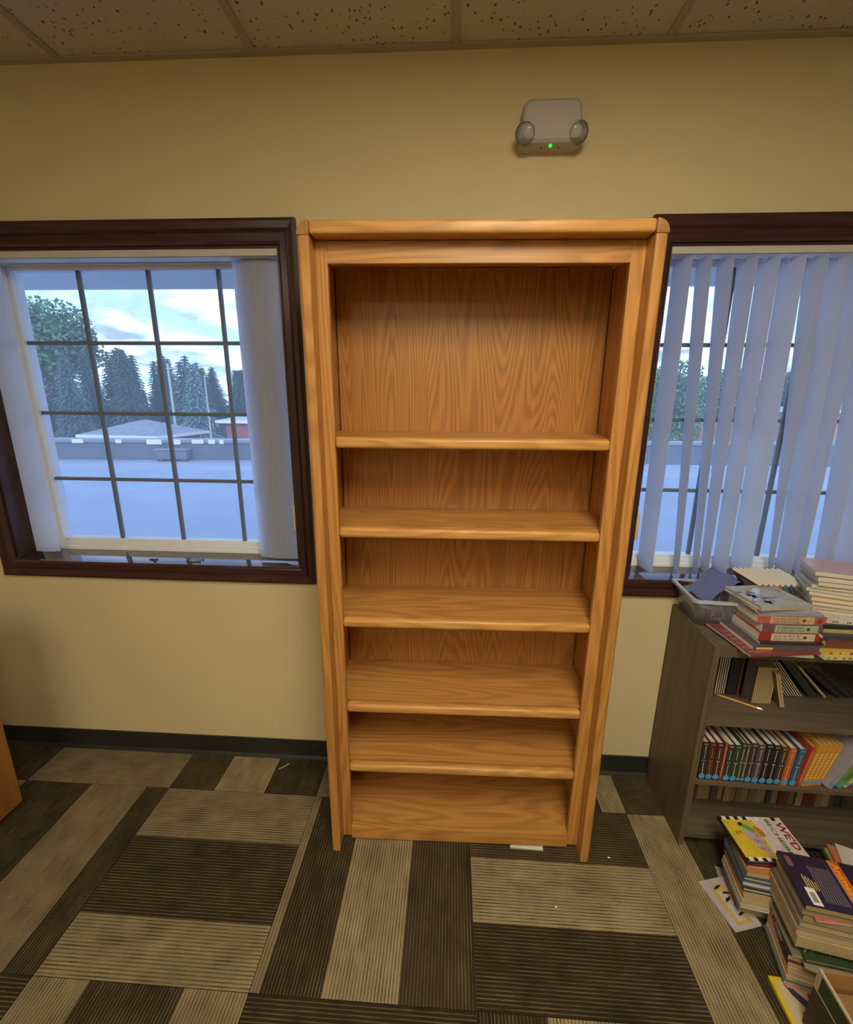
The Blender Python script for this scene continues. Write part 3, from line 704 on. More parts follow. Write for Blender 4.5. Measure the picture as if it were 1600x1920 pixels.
# --- row pushed to the back on the bottom board
rng = random.Random(5); xb_ = .945; n_ = 0
tones = [(.20,.17,.12),(.26,.22,.15),(.10,.075,.06),(.15,.06,.045),(.07,.06,.055),(.22,.15,.09),(.13,.035,.03),(.045,.05,.06)]
names_ = ['grey-tan','buff','brown','rust','charcoal','ochre','dark red','slate']
while xb_ < 1.66 and n_ < 33:
    t = rng.uniform(.014,.028); k = rng.randrange(8)
    book('worn %s paperback, %s from left at the back of bottom shelf' % (names_[k], ORD[n_]), .09, rng.uniform(.165,.185), t, tones[k], stand(xb_, -.165+rng.uniform(-.006,.006), .0545, 0, t, fore=rng.random() < .25, depth=.09), P_OLD_SHADED, False, group='worn paperbacks at the back of the bottom shelf', rough=.7)  # darker pages chosen here to put the shelf's shade into the colour
    xb_ += t+.0008; n_ += 1

# --- second board: thin books
ZS2 = .5265
def thin_run(n, x, y, h, t, col, lean, lab, group, pages, fore, gap=.0006, dl=0, depth=.122, dy=0):
    for i in range(n):
        ln = lean+dl*i
        book(lab % ORD[i], depth, h, t, col[i % len(col)], stand(x, y+dy*i, ZS2, ln, t, fore, depth), pages, False, group=group, rough=.5)
        x += t/math.cos(rad(ln))+gap
    return x
x = thin_run(5, 1.030, -.160, .225, .0045, [(.16,.14,.12)], 0, '%s thin white-edged booklet standing against the left panel on upper shelf', 'thin white booklets', P_WHITE, True, .0030)
x = thin_run(6, x+.001, -.165, .205, .0052, [(.028,.030,.036),(.02,.02,.025)], 0, '%s thin black-spined book beside the upright white booklets', 'thin black books', P_OLD_SHADED, False)
book('thin dusty red book between black books and brown hardback', .118, .20, .005, (.20,.05,.045), stand(x, -.168, ZS2), P_TAN, False)
book('dark brown hardback with its back turned out, beside tan page edges', .045, .185, .022, (.055,.042,.035), stand(x+.007, -.180, ZS2, 0, .022, yaw=-35), P_OLD_SHADED, True)
x = thin_run(10, x+.026, -.207, .142, .0062, [(.15,.10,.055)], 0, '%s tan-paged paperback in the tight tan bundle on upper shelf', 'tan paperbacks', P_TAN, True, .0003, depth=.043)
thin_run(2, x+.020, -.226, .138, .0075, [(.15,.10,.055)], -17, '%s tan-paged paperback leaning left away from the tan bundle', 'leaning tan paperbacks', P_TAN, True, .0003, depth=.058)
x = thin_run(9, 1.262, -.160, .170, .0042, [(.16,.14,.12),(.12,.10,.09),(.2,.18,.15),(.20,.08,.06)], -38, '%s thin white booklet in the slanting fan beside tan bundle', 'slanting white booklets', P_WHITE, True, .0035)
x = thin_run(4, x+.020, -.162, .178, .0055, [(.030,.055,.045),(.022,.04,.035)], -41, '%s thin dark green book slanting beside the white fan', 'slanting dark green books', P_OLD_SHADED, False, .0006)
book('slim tan book with orange foot slanting on the dark green books', .122, .165, .0075, (.46,.38,.24), stand(x+.018, -.163, ZS2, -44, .0075), P_TAN, False)
x += .066
thin_run(6, x, -.158, .18, .0055, [(.030,.028,.030),(.06,.05,.052),(.022,.020,.024)], -51, '%s thin blackish magazine slumped at the right of the upper shelf', 'slumped dark magazines', P_OLD_SHADED, False, .003)

# pencil on the second board
def pencil():
    R = empty('pencil', (1.028, -.168, ZS2+.0036)); tag(R, 'yellow pencil with eraser lying on the upper shelf of low bookcase', 'pencil')
    d = Vector((1.143-1.028, -.246+.168, 0)); L_ = d.length; R.rotation_euler = (0,0,math.atan2(d.y, d.x))
    bm = bmesh.new(); cyl(bm, (.012,0,0), (L_-.016,0,0), .0036, n=6); done('barrel', bm, pm('yellow_pencil_paint', (.62,.33,.045), .35), R)
    bm = bmesh.new(); cyl(bm, (0,0,-.001), (.012,0,0), .0006, .0034, 6); done('tip', bm, pm('bare_wood', (.50,.34,.18), .7), R)
    bm = bmesh.new(); cyl(bm, (L_-.016,0,0), (L_-.007,0,0), .0038, n=12); done('ferrule', bm, pm('aluminium', (.75,.73,.7), .3, metal=1), R)
    bm = bmesh.new(); cyl(bm, (L_-.007,0,0), (L_,0,0), .0035, .0032, 12); done('eraser', bm, pm('pale_eraser', (.75,.66,.60), .8), R)
pencil()

# --- stacks on top of the low bookcase
ZT = .8005
def pile(z, items):
    for it in items:
        lb, w, h, t, c, x, y, rot = it[:8]; kw = it[8] if len(it) > 8 else {}
        hook_ = kw.pop('after', None); gap = kw.pop('gap', .0004)
        o = book(lb, w, h, t, c, flat(x, y, z, rot), **kw)
        if hook_: hook_(o, t)
        z += t+gap
    return z
SPM = frame_m((0,0,0), (0,-1,0), (0,0,1))
def spine_text(o, s, y_start, length, z, hgt, mat=INK, name='spine_title'):
    m = SPM.copy(); m.translation = (-.0004, y_start, z); return fit_text(name, s, length, hgt, mat, o, m)
def girls(a, b, panel, tail, icon):
    def f(o, t):
        h = .205
        spine_rects(o, [(.036, h-.038, .0008, t-.0008)], pm('spine_panel_%d' % int(panel[0]*1000), panel, .5), 'spine_panel')
        spine_text(o, a, h-.044, .078, t*.54, t*.30); spine_text(o, b, h-.044, .084, t*.16, t*.30)
        spine_rects(o, [(.040,.056,t*.32,t*.36),(.043,.054,t*.5,t*.54),(.039,.058,t*.68,t*.71)], pm('grey_small_print', (.35,.28,.22), .6), 'spine_print')
        dot(o, .066, t*.5, t*.20, pm('dark_emblem', (.10,.05,.04), .6), 'spine_emblem')
        if icon: dot(o, .020, t*.5, t*.36, pm('rust_seal', (.26,.06,.035), .6), 'seal')
    return f
# rot 90: spine faces the camera; x,y is the front right corner
def topbook(o, t):
    for i in range(26):
        r_ = random.Random(i); a, b = r_.uniform(.015,.11), r_.uniform(.02,.17)
        blob_print(o, a, b, r_.uniform(.004,.018), r_.uniform(.003,.010), t, pm('grey_cover_mark_%d' % (i%3), ((.20,.20,.18),(.36,.35,.30),(.12,.14,.13))[i%3], .18), rot=r_.uniform(0,3), seed=i)
def bdot(col, yy, r):
    return lambda o, t: dot(o, yy, t*.5, r, pm('round_sticker_%d' % int(col[1]*1000), col, .5))
z = ZT
z = pile(z, [
 ('thin magazine with green and white cover under everything at shelf front', .16,.20,.006,(.42,.48,.40), 1.170,-.356,87),
 ('maroon patterned magazine sticking out left below the titled hardbacks', .20,.235,.006,(.22,.05,.06), 1.205,-.345,97, dict(after=lambda o,t: [blob_print(o, .02+.025*(k//6), .16+.012*(k%6), .007,.004, t, pm('pink_scribble', (.42,.18,.20), .5), seed=k, rot=k) for k in range(36)] and None)),
 ('silver-black binder with yellow label below the titled hardbacks', .165,.215,.011,(.10,.09,.10), 1.212,-.335,92, dict(after=lambda o,t: spine_rects(o, [(.155,.205,.002,t-.002)], pm('yellow_label', (.62,.42,.12), .5), 'label'))),
 ('slim black folder lying directly below the titled hardbacks', .150,.205,.007,(.035,.03,.035), 1.232,-.322,91, dict(pages=P_WHITE)),
 ('thick cream-spined hardback titled Girls at War, lowest of three titled hardbacks', .150,.205,.026,(.34,.035,.03), 1.231,-.313,91, dict(hard=False, after=girls('Girls at War &','Girls on the Up',(.60,.50,.36),(.2,.05,.1),False))),
 ('thick pale green-spined hardback titled Girls behind the Camera, middle of three titled hardbacks', .150,.205,.026,(.16,.085,.12), 1.239,-.308,91.5, dict(after=girls('Girls behind the Camera','& Girls with a Vote',(.36,.44,.33),(.2,.05,.1),False))),
 ('thick salmon-spined hardback titled Girls with a Voice, top of three titled hardbacks', .150,.205,.025,(.44,.12,.10), 1.226,-.303,90.5, dict(after=girls('Girls with a Voice &','Girls with Courage',(.58,.37,.24),(.2,.05,.1),True))),
 ('thin blue-spined paperback just above the salmon-spined hardback', .140,.195,.008,(.24,.36,.42), 1.218,-.299,92, dict(after=bdot((.07,.40,.60),.030,.0035))),
 ('thin lilac paperback second below the glossy grey book', .140,.190,.006,(.46,.30,.46), 1.205,-.294,92),
 ('thin cream paperback directly below the glossy grey book', .140,.192,.006,(.55,.48,.40), 1.203,-.290,93, dict(after=bdot((.06,.42,.58),.020,.0028))),
 ('glossy grey-white hardback on top of the titled stack reflecting the window', .155,.172,.014,(.40,.40,.36), 1.186,-.292,98, dict(hard=True, rough=.10, after=topbook)),
])
# stack behind and right of it (white page edges to the left)
wl = ['glossy pink-grey picture book on top of the tall right stack','white-edged paperback second from the top of tall right stack']
cols = [(.50,.34,.36),(.20,.12,.13),(.24,.15,.13),(.33,.30,.26),(.18,.24,.25),(.46,.25,.08),(.50,.30,.10),(.46,.18,.06),(.28,.10,.07),(.32,.30,.26)]
z = ZT
low = [
 ('cream board book with cartoon-coloured spine at foot of tall right stack', .15,.20,.012,(.62,.50,.24), 1.395,-.356,92, dict(after=lambda o,t: spine_rects(o, [(.165,.172,.003,.009),(.140,.147,.003,.009),(.12,.13,.003,.009),(.095,.105,.003,.009)], pm('mixed_print', (.10,.22,.30), .5)) and dot(o, .190, .007, .0062, pm('lime_green_sticker', (.22,.50,.14), .5)))),
 ('yellow board book with small spine pictures, second from foot of right stack', .15,.20,.011,(.62,.42,.09), 1.398,-.350,91, dict(after=lambda o,t: spine_rects(o, [(.176,.184,.002,.008),(.15,.155,.002,.008),(.10,.125,.002,.009)], pm('red_dark_print', (.30,.06,.04), .5)))),
 ('brown leather-look hardback third from foot of right stack', .14,.185,.026,(.15,.06,.04), 1.40,-.335,90, dict(hard=True, pages=P_TAN)),
 ('navy hardback above the brown leather-look one in right stack', .14,.19,.012,(.05,.06,.09), 1.395,-.325,91, dict(pages=P_WHITE)),
 ('pale yellow-green paperback above the navy hardback in right stack', .135,.19,.012,(.42,.36,.16), 1.40,-.318,87, dict(pages=P_TAN)),
 ('black-spined hardback above the pale yellow-green one in right stack', .135,.185,.012,(.03,.028,.03), 1.40,-.312,89, dict(pages=P_TAN)),
 ('white activity book with barcode below the white page edges in right stack', .155,.20,.014,(.62,.58,.54), 1.42,-.315,84, dict(after=lambda o,t: spine_rects(o, [(.155+.002*k,.1558+.002*k,.003,.010) for k in range(9)]+[(.12,.125,.004,.009),(.128,.131,.004,.009)], INK, 'barcode'))),
]
z = pile(z, low)
for i in range(10):
    k = 9-i
    lb = 'white-edged paperback with %s spine, %s from the top of tall right stack' % (['pink','dark plum','maroon','grey','teal','amber','yellow-amber','orange','brick red','pale'][k], ORD[k]) if k else wl[0]
    t = (.013,.016,.014,.013,.013,.012,.013,.012,.012,.013)[k]
    # spine to the right, pages to the left
    M = flat(1.395+.004*math.sin(i*2.1)+.02*(k == 0), -.165+.004*math.cos(i*1.3), z, 160+3*math.sin(i))
    book(lb, .145 if k else .17, .135 if k else .145, t, cols[k], M, P_WHITE, False, group='paperbacks in the tall right stack'); z += t+.0006
# leaning row behind on the window side
rrow = [((.50,.12,.09),'red-covered paperback with a white label leaning in front of the back row'),((.24,.20,.20),'grey-brown paperback second in the leaning back row'),((.46,.36,.20),'buff paperback third in the leaning back row'),((.50,.28,.07),'amber paperback fourth in the leaning back row'),((.13,.24,.27),'teal paperback fifth in the leaning back row'),((.10,.13,.18),'navy paperback sixth in the leaning back row'),((.25,.28,.36),'slate blue paperback seventh in the leaning back row'),((.58,.44,.24),'cream-spined paperback eighth in the leaning back row'),((.12,.34,.40),'turquoise paperback last in the leaning back row')]
xr = 1.185
for i, (c, lb) in enumerate(rrow):
    t = .0135
    # spine faces right-front, top tilted back to the left
    M = Matrix.Translation((xr, -.125, ZT+.060)) @ Matrix.Rotation(rad(8), 4, 'Z') @ Matrix.Rotation(rad(-42), 4, 'Y') @ Matrix.Rotation(rad(12), 4, 'X') @ STAND
    o = book(lb, .115, .120, t, c, M, P_WHITE, False)
    if i == 0:
        bm = bmesh.new(); box(bm, .03,.085,.03,.10,-.0004,.0); done('label', bm, WHITEP, o)
        bm = bmesh.new(); box(bm, .042,.055,.036,.092,-.0008,-.0003); done('label_print', bm, pm('grey_blue_print', (.25,.32,.40), .6), o)
    xr += .0186
# lower books carrying the leaning row
pile(ZT, [('large flat picture book below the leaning back row', .13,.22,.020,(.30,.26,.24), 1.37,-.150,91), ('blue-grey hardback between flat picture book and leaning back row', .13,.21,.020,(.16,.22,.28), 1.365,-.147,90, dict(hard=True)), ('olive paperback directly carrying the leaning back row', .12,.20,.016,(.30,.28,.12), 1.36,-.142,91)])

# clear plastic bin with contents
def bin_():
    R = empty('plastic_bin', (.983,-.105,ZT), rad(-4)); tag(R, 'clear plastic bin on the back left corner of the low bookcase', 'bin')
    plast = clear_plastic('clear_bin_plastic', (.80,.84,.92), .22)
    def loop(bm, w, d, z, r=.018, n=5):
        pts = []
        for (cx, cy, a0) in ((w-r,d-r,0),(-w+r,d-r,90),(-w+r,-d+r,180),(w-r,-d+r,270)):
            for i in range(n+1):
                t = rad(a0+90*i/n); pts.append(bm.verts.new((cx+r*math.cos(t), cy+r*math.sin(t), z)))
        return pts
    bm = bmesh.new(); A = loop(bm, .062,.068,.002); B = loop(bm, .082,.090,.098); C = loop(bm, .0835,.0915,.098); D_ = loop(bm, .0635,.0695,.0)
    m = len(A)
    for P_, Q in ((A,B),(C,D_)):
        for i in range(m): bm.faces.new((P_[i], P_[(i+1)%m], Q[(i+1)%m], Q[i]))
    bm.faces.new(A); bm.faces.new(D_); done('tub', bm, plast, R, smooth=True)
    bm = bmesh.new(); A = loop(bm, .081,.089,.096); B = loop(bm, .081,.089,.103); C = loop(bm, .092,.100,.103); D_ = loop(bm, .093,.101,.095)
    for P_, Q in ((A,B),(B,C),(C,D_),(D_,A)):
        for i in range(m): bm.faces.new((P_[i], P_[(i+1)%m], Q[(i+1)%m], Q[i]))
    done('rim', bm, clear_plastic('milky_rim_plastic', (.85,.88,.95), .55), R)
bin_()
book('orange-red paperback standing in the clear bin', .055,.052,.014,(.45,.14,.06), Matrix.Translation((.940,-.150,ZT+.005)) @ Matrix.Rotation(rad(-12),4,'Z') @ STAND, P_WHITE)
book('brown picture card book standing in the clear bin', .06,.050,.016,(.28,.14,.06), Matrix.Translation((.957,-.155,ZT+.005)) @ Matrix.Rotation(rad(10),4,'Z') @ STAND, P_WHITE)
book('grey-green paperback lying on the bottom of the clear bin', .09,.06,.018,(.20,.22,.17), flat(.965,-.105,ZT+.003,0), P_WHITE)
def apple():
    bm = bmesh.new(); sphere(bm, (0,0,0), .012, 2); o = done('red_ball', bm, pm('red_plastic', (.40,.05,.04), .35), smooth=True); o.location = (1.000,-.150,ZT+.034); tag(o, 'small red ball inside the clear bin front corner', 'ball')
apple()
def bag():
    """crumpled plastic bag with a striped blue cover lying over bin and books"""
    bm = bmesh.new(); n = 22; rng = random.Random(3); V = []
    O = Vector((.950,-.165,ZT+.064)); X = Vector((.128,.050,.062)); Y = Vector((-.030,.095,.010))
    for j in range(n+1):
        row = []
        for i in range(n+1):
            u, v = i/n, j/n; p = O+X*u+Y*v; p.z += .006*(1+math.sin(u*7+v*3))+.004*(1+math.sin(v*11-u*4))+.003*rng.uniform(0,1)+.022*math.sin(PI*u)
            row.append(bm.verts.new(p))
        V.append(row)
    for j in range(n):
        for i in range(n): bm.faces.new((V[j][i],V[j][i+1],V[j+1][i+1],V[j+1][i]))
    geom = bmesh.ops.solidify(bm, geom=list(bm.faces), thickness=.002)
    m, nt, b = new_mat('striped_blue_plastic'); N = nt.nodes.new; L = nt.links.new
    tc = N('ShaderNodeTexCoord'); wv = N('ShaderNodeTexWave'); wv.bands_direction = 'DIAGONAL'; wv.inputs['Scale'].default_value = 55; wv.inputs['Distortion'].default_value = 1.2; L(tc.outputs['Object'], wv.inputs['Vector'])
    r = N('ShaderNodeValToRGB'); r.color_ramp.elements[0].color = (.10,.11,.30,1); r.color_ramp.elements[1].color = (.42,.48,.82,1); L(wv.outputs[0], r.inputs[0]); L(r.outputs[0], b.inputs['Base Color']); b.inputs['Roughness'].default_value = .16; b.inputs['Coat Weight'].default_value = .5
    o = done('plastic_bag', bm, m, smooth=True); tag(o, 'crumpled blue-violet plastic sleeve slumped over the clear bin', 'bag')
bag()

# --- piles on the floor
YEL = pm('yellow_print', (.66,.50,.03), .4); LILAC = pm('lilac_print', (.48,.36,.44), .5); GREENP = pm('leaf_green_print', (.16,.36,.08), .5); ORP = pm('orange_print', (.50,.20,.05), .5); MARO = pm('maroon_print', (.26,.04,.09), .5); BLK = pm('black_print', (.015,.013,.012), .5)
def weird_cover(o, t):
    w, h = .205, .150
    z = t
    flat_print(o, [(.006,.106,.010,h-.012)], z, YEL)
    for i in range(7):
        x0 = .012+i*.027
        flat_print(o, [(x0, x0+.0135, 0, .012),(x0, x0+.0135, h-.012, h)], z+.0001, WHITEP if i < 6 else BLK)
    flat_print(o, [(.106,w,.0,h)], z, pm('pale_cover_print', (.66,.58,.60), .5))
    bm = bmesh.new(); vs_ = [bm.verts.new(p) for p in ((.050,.098,z+.0006),(.062,.108,z+.0006),(.085,.100,z+.0006),(.094,.075,z+.0006),(.100,.014,z+.0006),(.090,.010,z+.0006),(.064,.050,z+.0006))]; bm.faces.new(vs_); done('cover_print', bm, LILAC, o)
    blob_print(o, .075,.108,.020,.011, z+.0008, GREENP, rot=-.6, seed=4); blob_print(o, .058,.122,.009,.006, z+.0010, BLK, rot=.4, seed=9); blob_print(o, .105,.098,.010,.020, z+.0009, ORP, rot=.35, seed=6)
    for i in range(9):
        r_ = random.Random(i+50); blob_print(o, r_.uniform(.012,.10), r_.uniform(.02,.13), .0025,.0025, z+.0005, pm('speck_print', (.30,.24,.16), .6), seed=i)
    for i in range(14):
        r_ = random.Random(i+80); blob_print(o, .070+.03*r_.random(), .03+.06*r_.random(), .003,.002, z+.0009, pm('mauve_print', (.28,.16,.24), .6), seed=i, rot=i)
    T_ = lambda s, x, y, ln, hh, mat: fit_text('cover_title', s, ln, hh, mat, o, frame_m((x,y,z+.0009), (0,-1,0), (1,0,0)), .03)
    T_("WE'D", .176, h-.018, .095, .024, MARO); T_('BECHEIBE', .148, h-.006, .125, .013, pm('olive_letter', (.16,.15,.07), .6))
    fit_text('cover_title', 'yum', .022, .010, BLK, o, frame_m((.026,.088,z+.0008), (1,0,0), (0,1,0)))
stackA = [
 ('thick dull grey-brown volume at the bottom of the rear floor pile', .19,.125,.060,(.13,.10,.075), .985,-.525,-9, dict(pages=P_OLD_SHADED)),
 ('white-edged thin book above the thick volume in the rear floor pile', .20,.145,.012,(.42,.38,.33), .966,-.553,-10, dict(pages=P_WHITE, hard=True)),
 ('cream paperback third from bottom of the rear floor pile', .20,.140,.015,(.45,.38,.26), .968,-.549,-10, dict(pages=P_TAN)),
 ('beige paperback fourth from bottom of the rear floor pile', .20,.140,.015,(.40,.30,.20), .972,-.548,-10, dict(pages=P_TAN)),
 ('yellow-edged paperback fifth from bottom of the rear floor pile', .20,.140,.013,(.50,.34,.10), .970,-.547,-10, dict(pages=P_TAN)),
 ('black-spined hardback sixth from bottom of the rear floor pile', .20,.140,.014,(.035,.038,.045), .968,-.545,-10, dict(hard=True, pages=P_WHITE)),
 ('blue-grey hardback seventh from bottom of the rear floor pile', .20,.135,.019,(.09,.13,.17), .966,-.540,-10, dict(hard=True, pages=P_WHITE)),
 ('dark blue hardback eighth from bottom of the rear floor pile', .19,.135,.013,(.05,.075,.11), .968,-.538,-10, dict(hard=True)),
 ('orange and tan picture book just below the yellow checked one', .19,.130,.014,(.42,.20,.06), .978,-.535,-8, dict(pages=P_TAN)),
 ('dark red-spined book right under the yellow checked book', .19,.135,.006,(.12,.03,.03), .985,-.520,-3),
 ("yellow and white picture book with black checks titled WE'D on the rear floor pile", .205,.150,.010,(.02,.018,.018), .985,-.513,1.5, dict(hard=True, after=weird_cover)),
]
pile(0.001, stackA)
stackB_ = [
 ('pink-spined cream paperback lowest of the front floor pile', .17,.140,.012,(.50,.24,.17), 1.000,-.712,-14, dict(pages=P_TAN)),
 ('blue-striped cream paperback second in the front floor pile', .17,.140,.011,(.09,.13,.15), .996,-.705,-15, dict(pages=P_TAN)),
 ('pale tan paperback third in the front floor pile', .17,.138,.011,(.48,.36,.22), 1.003,-.702,-15, dict(pages=P_TAN)),
 ('light brown paperback fourth in the front floor pile', .17,.138,.011,(.42,.27,.16), 1.006,-.699,-15, dict(pages=P_TAN)),
 ('sandy paperback fifth in the front floor pile', .17,.135,.011,(.46,.33,.20), 1.008,-.694,-15, dict(pages=P_TAN)),
 ('maroon-spined paperback sixth in the front floor pile', .17,.135,.013,(.11,.025,.035), 1.008,-.690,-16, dict(pages=P_TAN, after=lambda o,t: spine_rects(o, [(.095,.130,.002,t-.002)], pm('red_orange_print', (.52,.10,.05), .5)))),
 ('navy-spined paperback with pale lettering seventh in the front floor pile', .165,.135,.016,(.025,.025,.045), 1.010,-.684,-16, dict(pages=P_TAN, after=lambda o,t: spine_rects(o, [(.110,.116,.001,t-.001)]+[(.04+.006*k,.044+.006*k,.005,.011) for k in range(8)], pm('pale_spine_print', (.52,.42,.34), .5), 'spine_lettering'))),
 ('large tan board under the green book in the front floor pile', .21,.160,.005,(.34,.28,.20), 1.030,-.715,-20, dict(pages=P_TAN)),
 ('grey-green paperback under the green jungle book', .20,.150,.008,(.20,.20,.13), 1.012,-.692,-12, dict(pages=P_TAN)),
]
z = pile(0.001, stackB_)
def jungle(o, t):
    for i in range(40):
        r_ = random.Random(i+5); blob_print(o, r_.uniform(.01,.20), r_.uniform(.008,.15), r_.uniform(.006,.022), r_.uniform(.0015,.003), t, pm('jungle_print_%d' % (i%4), ((.10,.20,.05),(.03,.10,.05),(.22,.28,.08),(.05,.22,.15))[i%4], .4), rot=r_.uniform(.6,1.6), seed=i)
def backcover(o, t):
    w, h = .215, .150
    PUR2 = pm('pale_text_print', (.34,.30,.36), .5); YT = pm('yellow_text_print', (.62,.46,.16), .5)
    flat_print(o, [(.124,.150,0,h)], t, pm('orange_band', (.60,.12,.02), .4)); flat_print(o, [(.1225,.124,0,h)], t+.0001, pm('pale_pink_line', (.70,.50,.45), .5))
    flat_print(o, [(.012+.0035*k,.0135+.0035*k,h-.042,h-.012) for k in range(4)], t, pm('orange_lines', (.45,.20,.16), .5))
    flat_print(o, [(.030+.006*k,.0325+.006*k,.048,.088-.004*k) for k in range(5)], t, YT)
    flat_print(o, [(.060+.0062*k,.0615+.0062*k,.020,.118) for k in range(9)], t, PUR2)
    flat_print(o, [(.0205,.044,.006,.052)], t, WHITEP, 'barcode_label'); flat_print(o, [(.026,.038,.014+.0022*k,.0152+.0022*k) for k in range(12)], t+.0003, INK, 'barcode')
    fit_text('cover_title', 'Animeserie', h-.016, .017, pm('amber_text', (.80,.40,.03), .4), o, frame_m((.129,h-.008,t+.0003), (0,-1,0), (1,0,0)), .03)
stackC = [
 ('large green jungle-covered picture book in the middle of the front floor pile', .235,.165,.012,(.045,.075,.035), 1.033,-.708,-8, dict(hard=True, pages=P_WHITE, after=jungle, rough=.25)),
 ('thin white and orange booklet on the green jungle book', .19,.130,.009,(.52,.44,.40), 1.090,-.690,-9),
 ('thin brown-green picture book on the white and orange booklet', .19,.125,.010,(.12,.13,.08), 1.085,-.678,-10),
 ('thick cream-edged hardback below the wavy-paged notebooks in front floor pile', .19,.150,.034,(.42,.33,.20), 1.012,-.692,-11, dict(pages=P_TAN)),
 ('wavy-paged tan notebook, lower of two in the front floor pile', .185,.148,.022,(.34,.26,.17), 1.010,-.686,-11, dict(pages=P_TAN, hard=True)),
 ('wavy-paged dark notebook, upper of two in the front floor pile', .180,.146,.022,(.20,.16,.11), 1.014,-.684,-11, dict(pages=P_TAN, hard=True)),
 ('grey paperback below the pink magazine in front floor pile', .185,.142,.020,(.24,.22,.19), 1.020,-.684,-11, dict(pages=P_OLD_SHADED)),
 ('bright pink magazine peeping out under the dark purple book', .20,.140,.005,(.66,.10,.20), 1.040,-.698,-4),
 ('tan notebook directly below the dark purple book', .185,.140,.022,(.30,.26,.20), 1.014,-.684,-11, dict(pages=P_OLD_SHADED)),
 ('dark purple paperback with orange band and barcode topping the front floor pile', .215,.150,.016,(.030,.018,.052), 1.012,-.690,-10, dict(pages=P_OLD_SHADED, after=backcover, rough=.4)),
]
z = pile(z, stackC)
# wavy page edges on two notebooks are separate strips proud of the covers
# right pile, partly out of frame
stackD = [('dark hardback at the very bottom of the far right floor pile', .20,.14,.035,(.06,.05,.045), 1.240,-.585,-12, dict(pages=P_OLD_SHADED, hard=True)),
 ('brown hardback second from bottom of the far right floor pile', .20,.14,.032,(.10,.06,.04), 1.236,-.583,-14, dict(pages=P_TAN, hard=True)),
 ('slate hardback third from bottom of the far right floor pile', .19,.14,.030,(.06,.07,.08), 1.238,-.585,-11, dict(pages=P_OLD_SHADED, hard=True)),
 ('tan paperback fourth from bottom of the far right floor pile', .19,.138,.028,(.30,.22,.13), 1.232,-.584,-13, dict(pages=P_TAN)),
 ('dark green paperback fifth from bottom of the far right floor pile', .19,.138,.024,(.04,.06,.04), 1.234,-.586,-12, dict(pages=P_OLD_SHADED)),
 ('cream-edged paperback fifth from the top in the far right floor pile', .19,.135,.020,(.36,.30,.20), 1.225,-.585,-14, dict(pages=P_TAN)),
 ('black-edged magazine fourth from the top in the far right floor pile', .20,.135,.012,(.03,.03,.03), 1.222,-.583,-12),
 ('olive green magazine third from the top in the far right floor pile', .19,.13,.010,(.24,.26,.08), 1.220,-.578,-16),
 ('orange and red picture magazine second from the top in the far right floor pile', .19,.13,.008,(.46,.17,.08), 1.228,-.572,-18),
 ('white and grey magazine topping the far right floor pile', .18,.12,.007,(.56,.52,.50), 1.240,-.560,-24),]
pile(0.001, stackD)
# loose flat books on the carpet
def birds(o, t):
    flat_print(o, [(.020,.075,.010,.120)], t, pm('soft_yellow_print', (.52,.40,.10), .4))
    flat_print(o, [(.034,.060,.020,.105)], t+.0002, pm('pale_lilac_print', (.52,.47,.50), .4))
    for i, (a, b, rr) in enumerate(((.045,.118,.3),(.060,.098,-.2),(.050,.080,.5),(.068,.062,.0),(.060,.038,.4))): blob_print(o, a, b, .013,.004, t+.0004, BLK, rot=rr, seed=i, jag=.35)
book('lilac and yellow picture booklet with black birds flat on the carpet', .095,.145,.006,(.46,.42,.46), flat(.945,-.582,.001,14), after if False else P_WHITE)
birds(bpy.data.objects[-1] if False else [o for o in bpy.data.objects if o.get('label','').startswith('lilac and yellow')][0], .006)
book('thin grey-green card standing out below the rear floor pile', .02,.12,.004,(.26,.26,.20), flat(.965,-.500,.001,-14), P_WHITE)
def collage(o, t):
    flat_print(o, [(.012,.15,.004,.19)], t, pm('cream_page_print', (.52,.44,.32), .4))
    blob_print(o, .060,.150,.045,.010, t+.0003, pm('indigo_print', (.05,.035,.09), .4), rot=-.9, seed=3); blob_print(o, .060,.095,.030,.035, t+.0002, pm('forest_print', (.05,.08,.035), .4), seed=8)
    blob_print(o, .105,.130,.022,.050, t+.0003, pm('russet_print', (.20,.05,.03), .4), rot=.5, seed=12); blob_print(o, .045,.055,.014,.018, t+.0004, ORP, seed=13); flat_print(o, [(.062,.078,.03,.085)], t+.0004, pm('pale_green_print', (.40,.42,.20), .4))
yb_ = book('yellow-spined picture book lying on the carpet in front of the piles', .150,.200,.010,(.66,.50,.03), flat(.955,-.888,.001,-4), P_WHITE, True)
collage(yb_, .010)

